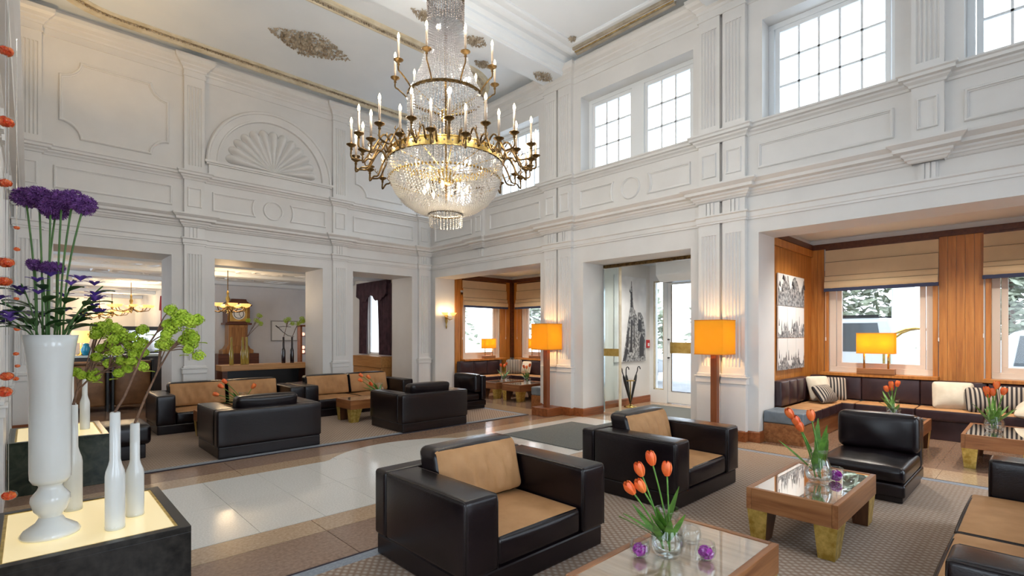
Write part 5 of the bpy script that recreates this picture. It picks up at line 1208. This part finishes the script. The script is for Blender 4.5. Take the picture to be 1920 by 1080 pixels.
# ------------------------------------------------------------------ the room beyond the three openings
wall('wall_clock', 'y', 17.05, 17.25, 3.4, 7.35, 3.3, [], M['lilac'] if 'lilac' in M else M['wall'])
wall('wall_annex_right', 'x', 7.15, 7.35, 11.65, 17.05, 3.3, [(12.45, 13.6, .95, 2.75)], M['wall'])
wall('wall_annex_left', 'x', -4.2, -4.0, 11.65, 28, 3.3, [(14, 17, .6, 2.6), (20, 24, .6, 2.6)], M['wall'])
wall('wall_annex_middle', 'x', 3.4, 3.6, 17.25, 28, 3.3, [], M['wall'])
wall('wall_annex_far', 'y', 28, 28.2, -4.2, 3.6, 3.3, [], M['wall'])
b = MB(); b.box(-4.2, 7.35, 11.65, 28.2, 3.12, 3.3); ceil2 = b.struct('ceiling_annex', M['ceil'])
for y in (12.9, 14.6, 17.0, 20.0, 23.0, 26.0):
    b = MB(); b.box(-4, 3.4 if y > 17 else 7.15, y - .22, y + .22, 3.0, 3.12); b.build('beam', M['palewoodceil'] if 'palewoodceil' in M else M['ceil'], ceil2, bevel=.02)
rg = random.Random(5)
for cxx, cyy in ((1.2, 13.75), (2.1, 15.8), (1.9, 18.5), (2.0, 21.5), (2.0, 24.5), (4.8, 13.75), (4.7, 15.8)):
    b = MB()
    for s in (.95, .62): b.sweep(rounded(cxx - s, cxx + s, cyy - s * .6, cyy + s * .6, .2, 5), [(0, 3.12), (0, 3.08), (.06, 3.07), (.08, 3.12)], XYZ, closed=True)
    for k in range(10):
        a = 2 * PI * k / 10; leafblade(b, (cxx, cyy, 3.11), (math.cos(a), math.sin(a), 0), .5, .07, -.06)
    b.build('plaster_relief', M['ceil'], ceil2)
portal('portal_annex', (-4.1, 15.5, 1.6), (0, -PI / 2, 0), 2, 3); portal('portal_annex', (-4.1, 22, 1.6), (0, -PI / 2, 0), 2, 4); portal('portal_annex_curtain', (7.25, 13.02, 1.85), (0, PI / 2, 0), 1.8, 1.15)
# curtained window with wooden chest below
WN[0] += 1
mA = lambda u, z, n: (7.15 - n, u, z)
w = MB(); bxm(w, mA, 12.45, 13.6, .95, 1.0, -.12, -.05); bxm(w, mA, 12.45, 13.6, 2.70, 2.75, -.12, -.05); bxm(w, mA, 12.45, 12.5, .95, 2.75, -.12, -.05); bxm(w, mA, 13.55, 13.6, .95, 2.75, -.12, -.05)
w = w.struct('window_annex', M['winwhite']); b = MB(); b.add([mA(12.5, 1.0, -.09), mA(13.55, 1.0, -.09), mA(13.55, 2.7, -.09), mA(12.5, 2.7, -.09)], [(0, 1, 2, 3)]); b.build('pane', M['sheerglow'], w)
def drape(mp, u0, u1, z0, z1, nf, amp, mat, parent, name, taper=0):
    b = MB(); n = nf * 6; k = 6; vs = []
    for i in range(n + 1):
        t = i / n
        for j in range(k + 1):
            s = j / k; u = u0 + (u1 - u0) * t * (1 - taper * math.sin(PI * .5 * s)); vs.append(mp(u, z1 + (z0 - z1) * s, .09 + amp * math.sin(2 * PI * nf * t) * (.5 + .5 * s)))
    m = len(vs); b.add(vs, [(i * (k + 1) + j, (i + 1) * (k + 1) + j, (i + 1) * (k + 1) + j + 1, i * (k + 1) + j + 1) for i in range(n) for j in range(k)])
    return b.build(name, M[mat], parent, smooth=True)
cu = empty('curtain_pair', (0, 0, 0), 0, 'plum curtains with scalloped valance over the window beyond the side opening', 'curtain')
drape(mA, 12.12, 12.90, .95, 2.9, 6, .03, 'plum', cu, 'curtain_panel', .12); drape(mA, 13.95, 13.35, .95, 2.9, 4, .03, 'plum', cu, 'curtain_panel', .3)
b = MB(); n = 40; vs = []
for i in range(n + 1):
    u = 12.28 + 1.72 * i / n; zz = 2.64 - .20 * abs(math.sin(PI * i / n * 2)) - .02 * math.sin(i)
    vs += [mA(u, 3.0, .16), mA(u, zz, .165 + .01 * math.sin(i * 1.3)), mA(u, 3.0, .02)]
b.add(vs, [(i * 3, i * 3 + 3, i * 3 + 4, i * 3 + 1) for i in range(n)] + [(i * 3, i * 3 + 2, i * 3 + 5, i * 3 + 3) for i in range(n)]); b.add([mA(12.28, 3.0, .02), mA(12.28, 3.0, .16), mA(12.28, 2.6, .16), mA(12.28, 2.6, .02)], [(0, 1, 2, 3)])
b.build('valance', M['plum'], cu, smooth=True)
cs = empty('wooden_chest', (6.99, 13.0, 0), 0, 'plain wooden chest under the plum curtains', 'chest')
MB().box(-.22, .14, -.85, .75, 0, .62).build('body', M['palechest'], cs, bevel=.008); MB().box(-.25, .14, -.88, .78, .625, .92).build('top_box', M['palechest'], cs, bevel=.01)
# console with coloured bottles
co = empty('console_table', (3.80, 11.98, 0), 0, 'long wooden console behind the middle opening holding amber and dark bottles', 'console')
MB().box(-.92, .92, -.22, .22, .74, .86).build('top', M['console'], co, bevel=.006)
for s in (-1, 1): MB().box(*sorted((s * .90, s * .80)), -.20, .20, 0, .74).build('leg_panel', M['darkwood'], co, bevel=.004)
MB().box(-.8, .8, -.18, .18, .28, .33).build('shelf', M['console'], co, bevel=.004); MB().box(-.8, .8, .16, .19, .33, .74).build('back_panel', M['black'], co)
for x, m, l in ((3.11, 'yellowglass', 'amber glass bottle standing alone at the left of the console'), (3.33, 'yellowglass', 'amber glass bottle, middle one of three on the console'), (3.43, 'yellowglass', 'amber glass bottle with a blossom twig on the console'), (4.18, 'darkglass', 'dark glass bottle on the console nearer the amber bottles'), (4.37, 'darkglass', 'dark glass bottle on the console nearest the red shelf')):
    bottle((x, 11.92 + .06 * (x > 3.4 and x < 3.5), .861), l, m, .98, group='coloured bottles on the console')
def sprig(o, hs, label, seed): branch(o, [o, tuple(Vector(o).lerp(Vector(hs[0]), .5) + Vector((0, 0, .03))), hs[0]], hs, label, seed, 'blossom twigs in the console bottles', .045)
sprig((3.43, 11.98, 1.44), [(3.72, 12.0, 1.92), (3.64, 11.95, 1.80), (3.70, 12.0, 1.74), (3.46, 11.95, 1.82)], 'lime blossom twig in the amber bottle on the console', 91)
sprig((4.18, 11.92, 1.44), [(4.30, 11.9, 1.86), (4.25, 11.95, 1.80), (4.36, 11.9, 1.76)], 'lime blossom twig in the dark bottle nearer the amber ones', 92)
sprig((4.37, 11.92, 1.44), [(4.55, 11.85, 1.88), (4.60, 11.9, 1.82), (4.50, 11.85, 1.78), (4.66, 11.9, 1.84)], 'lime blossom twig in the dark bottle by the red shelf', 93)
# tall clock
ck = empty('longcase_clock', (4.47, 16.62, 0), 0, 'tall wooden longcase clock with brass dial behind the console', 'clock')
MB().box(-.55, .55, -.28, .28, 0, .95).build('plinth_cabinet', M['darkwood'], ck, bevel=.01)
MB().prism([(-.42, .95), (.42, .95), (.42, 1.05), (.33, 1.10), (.26, 1.22), (.26, 1.80), (-.26, 1.80), (-.26, 1.22), (-.33, 1.10), (-.42, 1.05)], -.20, .2, 'y').build('trunk', M['clockwood'], ck, bevel=.01)
MB().box(-.18, .18, -.215, -.20, 1.18, 1.72).build('trunk_door', M['clockwood'], ck, bevel=.008)
MB().box(-.36, .36, -.25, .22, 1.80, 1.86).build('cornice', M['darkwood'], ck, bevel=.01); MB().box(-.31, .31, -.23, .22, 1.86, 2.36).build('hood', M['darkwood'], ck, bevel=.008)
MB().prism([(-.36, 2.36), (.36, 2.36), (.36, 2.40), (.22, 2.50), (.20, 2.56), (-.20, 2.56), (-.22, 2.50), (-.36, 2.40)], -.26, .22, 'y').build('hood_top', M['darkwood'], ck, bevel=.008)
MB().box(-.24, .24, -.24, -.231, 1.90, 2.34).build('dial_plate', M['brass'], ck); MB().lathe([(.001, 0), (.17, 0), (.17, .006), (.001, .006)], 28).build('dial', M['paper'], ck, loc=(0, -.242, 2.12), rot=(PI / 2, 0, 0)); MB().lathe([(.12, 0), (.14, 0), (.14, .003), (.12, .003)], 28, cap=False).build('chapter_ring', M['ink'], ck, loc=(0, -.249, 2.12), rot=(PI / 2, 0, 0))
for a, l in ((.5, .10), (2.6, .13)): MB().box(-.006, .006, -.004, 0, 0, l).build('clock_hand', M['ink'], ck, loc=(0, -.252, 2.12), rot=(0, a, 0))
for s in (-.28, .28): MB().tube([(s, -.24, 1.88), (s, -.24, 2.34)], .022, 8).build('hood_column', M['clockwood'], ck, smooth=True)
pt = empty('framed_picture', (6.0, 17.04, 1.62), 0, 'framed ink drawing of a bent figure on the pale wall beyond the console', 'picture')
MB().box(-.42, .42, -.03, 0, -.32, .34).build('frame', M['greyframe'], pt, bevel=.004); MB().box(-.39, .39, -.033, -.03, -.29, .31).build('paper', M['paper'], pt)
MB().tube([(-.28, -.036, .18), (-.18, -.036, .10), (-.06, -.036, -.02), (.1, -.036, -.14), (.30, -.036, -.18)], [.02, .012, .01, .008, .006], 5).build('ink_stroke', M['ink'], pt); MB().tube([(-.24, -.036, .12), (-.05, -.036, .16), (.2, -.036, .14)], .008, 5).build('ink_stroke', M['ink'], pt)
rk = empty('lit_shelf_rack', (4.78, 12.35, 0), 0, 'narrow reddish rack with round lamps behind the middle opening', 'rack')
MB().box(-.09, -.05, -.1, .1, 0, 1.72).build('upright', M['redwood'], rk); MB().box(.12, .16, -.1, .1, 0, 1.72).build('upright', M['redwood'], rk); MB().box(-.09, .16, -.1, .1, 1.70, 1.74).build('shelf', M['redwood'], rk)
for z in (.70, 1.10, 1.20, 1.52): MB().ball((0, -.02, z), .04, 10, 7).build('lamp_globe', M['pinkglow'], rk, smooth=True); MB().box(-.05, .12, -.08, .08, z - .06, z - .045).build('shelf', M['redwood'], rk)
# bowl chandeliers
def bowllamp(loc, zb, R, label):
    e = empty('bowl_chandelier', loc, 0, label, 'chandelier', 'brass bowl chandeliers in the room beyond'); d = zb - loc[2]
    MB().lathe([(.001, 0), (.09, 0), (.07, -.03), (.01, -.05)], 14).build('ceiling_rose', M['brass'], e, smooth=True); MB().tube([(0, 0, -.03), (0, 0, d + .3)], .010, 6).build('rod', M['dbrass'], e)
    MB().lathe([(.01, .4), (.03, .34), (.02, .28), (.05, .2), (.03, .12), (.06, .06), (.05, 0), (.03, -.06), (.01, -.12), (.03, -.14), (.001, -.17)], 12, (0, 0, d)).build('baluster', M['brass'], e, smooth=True)
    for k in range(8):
        a = 2 * PI * k / 8; c, s = math.cos(a), math.sin(a); r = R * .82
        MB().tube([(0, 0, d - .02), (r * .5 * c, r * .5 * s, d - .12), (r * .9 * c, r * .9 * s, d - .08), (r * c, r * s, d)], .012, 6).build('arm', M['dbrass'], e, smooth=True)
        MB().lathe([(.02, 0), (.07, .02), (.11, .07), (.115, .08), (.10, .07), (.001, .02)], 12, (r * c, r * s, d), cap=False).build('glass_bowl', M['frost'], e, smooth=True)
    point('bowl_lamp_light', (0, 0, d + .25), 45, (1, .72, .42), .25, e)
bowllamp((2.209, 18.886, 3.12), 2.32, .58, 'gilt bowl chandelier nearest among the three in the long room'); bowllamp((2.158, 23.2, 3.12), 2.32, .58, 'gilt bowl chandelier in the middle of the three in the long room')
bowllamp((2.10, 27.0, 3.12), 2.32, .55, 'gilt bowl chandelier at the far end of the long room'); bowllamp((3.457, 13.555, 3.12), 2.17, .50, 'gilt bowl chandelier hanging in front of the longcase clock')
# bar, booths and lamp seen through the first opening
bar = empty('bar_counter', (1.35, 14.2, 0), 0, 'dark bar counter with pale top behind the brown leather booths', 'bar counter')
MB().box(-2.6, 1.75, -.3, .35, 0, 1.02).build('body', M['barfront'], bar, bevel=.01); MB().box(-2.7, 1.8, -.38, .4, 1.02, 1.07).build('counter_top', M['bartop'], bar, bevel=.006)
for i, x in enumerate((.05, .78, 1.51)):
    bo = empty('leather_booth', (x, 12.75, 0), 0, ('brown leather booth seat behind the first opening, ' + ('hidden mostly by the vase', 'middle one behind the blossom branches', 'nearest the fluted pilaster')[i]), 'booth', 'brown leather booths')
    rbox('back_pad', -.30, .30, -.10, .06, .10, .92, .04, M['boothleather'], bo, bulge=(0, .02, .0)); MB().box(-.345, -.305, -.16, .14, 0, 1.0).build('side_post', M['black'], bo, bevel=.005); MB().box(.305, .345, -.16, .14, 0, 1.0).build('side_post', M['black'], bo, bevel=.005)
    rbox('seat_pad', -.30, .30, .065, .55, .25, .45, .04, M['boothleather'], bo); MB().box(-.30, .30, -.12, .08, .935, .98).build('top_rail', M['boothleather'], bo, bevel=.01)
tv = empty('bar_shelf_cabinet', (2.3, 16.2, 0), 0, 'black open shelf cabinet with glasses behind the bar', 'cabinet')
MB().box(-.75, .75, -.0, .25, 1.62, 1.72).build('top', M['black'], tv); MB().box(-.75, -.68, 0, .25, 0, 1.62).build('side_panel', M['black'], tv); MB().box(.68, .75, 0, .25, 0, 1.62).build('side_panel', M['black'], tv); MB().box(-.68, .68, .2, .25, 0, 1.62).build('back_panel', M['chrome'], tv); MB().box(-.68, .68, 0, .2, 1.02, 1.06).build('shelf', M['black'], tv)
bl = empty('bar_lamp', (.78, 14.0, 1.071), 0, 'glowing amber lamp standing on the bar counter', 'lamp')
MB().lathe([(.001, 0), (.07, 0), (.06, .02), (.012, .04), (.012, .28)], 12).build('foot', M['brass'], bl, smooth=True); MB().lathe([(.13, .26), (.15, .30), (.15, .50), (.13, .52)], 16, cap=False).build('lamp_shade', M['frost'], bl, smooth=True); point('bar_lamp_light', (0, 0, .4), 10, (1, .6, .25), .05, bl)
for i, (x, z, m, l) in enumerate(((.86, .22, 'teal', 'teal glass jar on the bar counter under the amber lamp'), (.99, .16, 'paper', 'white porcelain jar on the bar counter beside a teal one'), (2.6, .18, 'paper', 'white porcelain jar at the far end of the bar counter'))):
    e = empty('jar', (x, 13.9, 1.071), 0, l, 'jar', 'jars on the bar'); MB().lathe([(.001, 0), (.05, 0), (.085, z * .3), (.09, z * .6), (.05, z * .9), (.055, z)], 16, cap=False).build('body', M[m], e, smooth=True); MB().lathe([(.05, z), (.06, z + .01), (.03, z + .035), (.001, z + .04)], 16).build('lid', M[m], e, smooth=True)
rc = empty('red_curtain', (0, 0, 0), 0, 'dark red curtain hanging at the far side of the long room', 'curtain'); mC = lambda u, z, n: (3.4 - n, u, z); drape(mC, 20.0, 21.2, .02, 2.75, 6, .05, 'redcloth', rc, 'curtain_panel'); drape(mC, 20.0, 21.25, 2.35, 2.85, 8, .07, 'redcloth', rc, 'valance')

# ------------------------------------------------------------------ outdoors: forecourt with cars, luggage trolley, pillar and trees
b = MB(); b.box(10.6, 70, -40, 45, -.35, -.15); tag(b.build('forecourt', M['paving']), kind='structure')
b = MB(); b.box(7.95, 10.3, -1.2, 11, 3.35, 3.40); b.struct('roof_bays', M['ceil'])
pil = empty('canopy_pillar', (13.4, 2.06, -.15), 0, 'round white canopy pillar outside the bay window', 'pillar'); MB().lathe([(.26, 0), (.26, .3), (.20, .34), (.19, 4.35)], 28).build('shaft', M['winwhite'], pil, smooth=True)
def car(loc, rz, label, L, Hh, van, body, seed=0):
    e = empty('parked_car', loc, rz, label, 'car', 'cars parked outside'); w = .9; z = .32
    if van: prof = [(-L / 2, z), (L / 2, z), (L / 2, z + .55), (L / 2 - .2, z + .75), (L / 2 - .95, z + 1.0), (L / 2 - 1.55, Hh), (-L / 2 + .25, Hh), (-L / 2 + .02, z + 1.0)]
    else: prof = [(-L / 2, z), (L / 2, z), (L / 2, z + .45), (L / 2 - 1.1, z + .62), (L / 2 - 1.9, Hh), (-L / 2 + 1.2, Hh), (-L / 2 + .35, z + .68), (-L / 2, z + .6)]
    MB().prism(prof, -w, w, 'y').build('body', M[body], e, bevel=.09, seg=3)
    zt, zb = Hh - .12, z + (.92 if van else .66)
    wins = [(-L / 2 + .4, -L / 2 + 1.7), (-L / 2 + 1.78, L / 2 - 2.5), (L / 2 - 2.42, L / 2 - 1.55)] if van else [(-L / 2 + 1.15, -.1), (-.02, L / 2 - 1.75)]
    for s in (-1, 1):
        for a, c in wins: MB().prism([(a, zb), (c, zb), (c - .12, zt), (a + .1, zt)], s * w, s * (w + .012), 'y').build('side_window', M['carglass'], e)
        for x in (-L / 2 + .85, L / 2 - .85):
            o = MB().lathe([(.20, -.1), (.33, -.1), (.34, -.07), (.34, .07), (.33, .1), (.20, .1)], 24).build('wheel', M['black'], e, loc=(x, s * (w - .08), .34), rot=(PI / 2, 0, 0)); MB().lathe([(.001, -.11), (.2, -.105), (.2, .105), (.001, .11)], 16).build('hub_cap', M['chrome'], o)
        MB().box(-L / 2 + .5, L / 2 - .5, *sorted((s * w, s * (w + .015))), z + .35, z + .39).build('trim_strip', M['black'], e)
    if van:
        for s in (-.75, .75): MB().box(-L / 2 + .5, L / 2 - 1.7, s - .03, s + .03, Hh + .03, Hh + .08).build('roof_rail', M['black'], e)
car((15.6, 4.75, -.15), PI / 2, 'white van with roof rails parked outside the bay window', 5.0, 2.06, True, 'carwhite'); car((16.2, -.6, -.15), -PI / 2, 'silver-white car parked behind the luggage trolley outside', 4.4, 1.75, False, 'carwhite'); car((14.2, 10.2, -.15), 0, 'pale car parked far off outside the corner bay', 4.4, 1.5, False, 'carsilver')
tr = empty('luggage_trolley', (12.0, 1.62, -.15), 0, 'brass luggage trolley with arched rails outside the bay window', 'trolley')
MB().box(-.3, .3, -.52, .52, .22, .28).build('platform', M['dbrass'], tr, bevel=.02)
for s in (-.24, .24): MB().tube([(s, -.48, .28), (s, -.48, 1.35)] + [(s, -.48 * math.cos(PI * k / 10), 1.35 + .42 * math.sin(PI * k / 10)) for k in range(11)] + [(s, .48, .28)], .022, 8).build('arched_rail', M['brass'], tr, smooth=True)
for x in (-.24, .24):
    for y in (-.42, .42): MB().lathe([(.03, -.02), (.11, -.02), (.11, .02), (.03, .02)], 14).build('caster', M['black'], tr, loc=(x, y, .11), rot=(PI / 2, 0, 0))
def tree(loc, h, r, label, seed):
    e = empty('pale_tree', loc, 0, label, 'tree', 'pale trees beyond the forecourt'); g = random.Random(seed)
    MB().tube([(0, 0, 0), (.1, 0, h * .4), (0, .1, h * .9)], [.2, .14, .04], 8).build('trunk', M['twig'], e, smooth=True); b = MB()
    for i in range(2600):
        t = g.random() ** .8; z = h * (.12 + .85 * t); rr = r * (1 - t * .75) * math.sqrt(g.random()); a = g.uniform(0, 6.28); p = Vector((rr * math.cos(a), rr * math.sin(a), z)); q = g.uniform(.14, .34)
        d = Vector((g.gauss(0, 1), g.gauss(0, 1), g.gauss(0, .4))).normalized(); s = d.orthogonal().normalized() * q * .4
        b.add([p - d * q, p + s, p + d * q, p - s], [(0, 1, 2, 3)])
    b.build('foliage', M['snowleaf'], e)
b = MB(); b.box(12.2, 18.5, -9, 10.5, 4.2, 4.5); tag(b.build('entrance_canopy', M['winwhite']), 'wide white canopy roof over the forecourt outside the entrance', 'canopy')
for i, (x, y, h, r) in enumerate(((24, 5.8, 8, 2.4), (27, .9, 7.5, 2.4), (23, -3.5, 8, 2.4), (27, 11.2, 9, 2.7), (22, 19.5, 8, 2.6), (17, 25, 9, 3), (13, 21, 7, 2.0), (22, 14.5, 7, 2.2))):
    tree((x, y, -.15), h, r, 'frosted pale tree beyond the forecourt, ' + ('behind the white van', 'behind the white pillar', 'behind the silver-white car', 'left of the white van', 'seen through the corner bay side window', 'seen through the corner bay far window', 'nearest tree through the corner bay far window', 'behind the entrance doors')[i], i)
ul = empty('added_uplight', (-.25, 8.9, 4.57), 0, 'small brass uplight added on the side wall ledge for the ceiling glow', 'wall lamp'); MB().lathe([(.02, -.10), (.025, -.05), (.045, .0), (.04, .0), (.02, -.04)], 14, (.07, 0, 0), cap=False).build('bowl', M['brass'], ul, smooth=True); MB().box(0.003, .06, -.01, .01, -.08, -.06).build('bracket', M['brass'], ul)  # fixture added only to cast the warm glow on the ceiling
sl = bpy.data.lights.new('ceiling_glow_spot', 'SPOT'); sl.energy = 80; sl.color = (1, .66, .30); sl.spot_size = 1.9; sl.spot_blend = 1; so = bpy.data.objects.new('ceiling_glow_spot', sl); COL.objects.link(so); so.parent = ul; so.location = (.07, 0, .03); so.rotation_euler = (PI - .3, .45, 0)

# the side room the photograph is taken from
wall('wall_side_room', 'x', -5.2, -5.0, -1.66, 3.5, 3.3, [(-.8, 2.6, .5, 2.7)], M['wall']); wall('wall_side_room_end', 'y', 3.3, 3.5, -5.0, XL - .6, 3.3, [], M['wall']); wall('wall_side_room_near', 'y', -1.66, -1.5, -5.0, XL - .6, 3.3, [(-4.2, -1.6, .5, 2.7)], M['wall'])
b = MB(); b.box(-5.2, XL - .6, -1.66, 3.5, 3.1, 3.3); b.struct('ceiling_side_room', M['ceil'])
portal('portal_side_room', (-5.1, .9, 1.6), (0, -PI / 2, 0), 2.2, 3.4); portal('portal_side_room', (-2.9, -1.6, 1.6), (PI / 2, 0, 0), 2.6, 2.2)
for x0, x1 in ((.27, 1.83), (2.51, 4.57), (5.26, 6.80)): portal('portal_near_opening', ((x0 + x1) / 2, YN - .5, 1.46), (PI / 2, 0, 0), x1 - x0, 2.9)
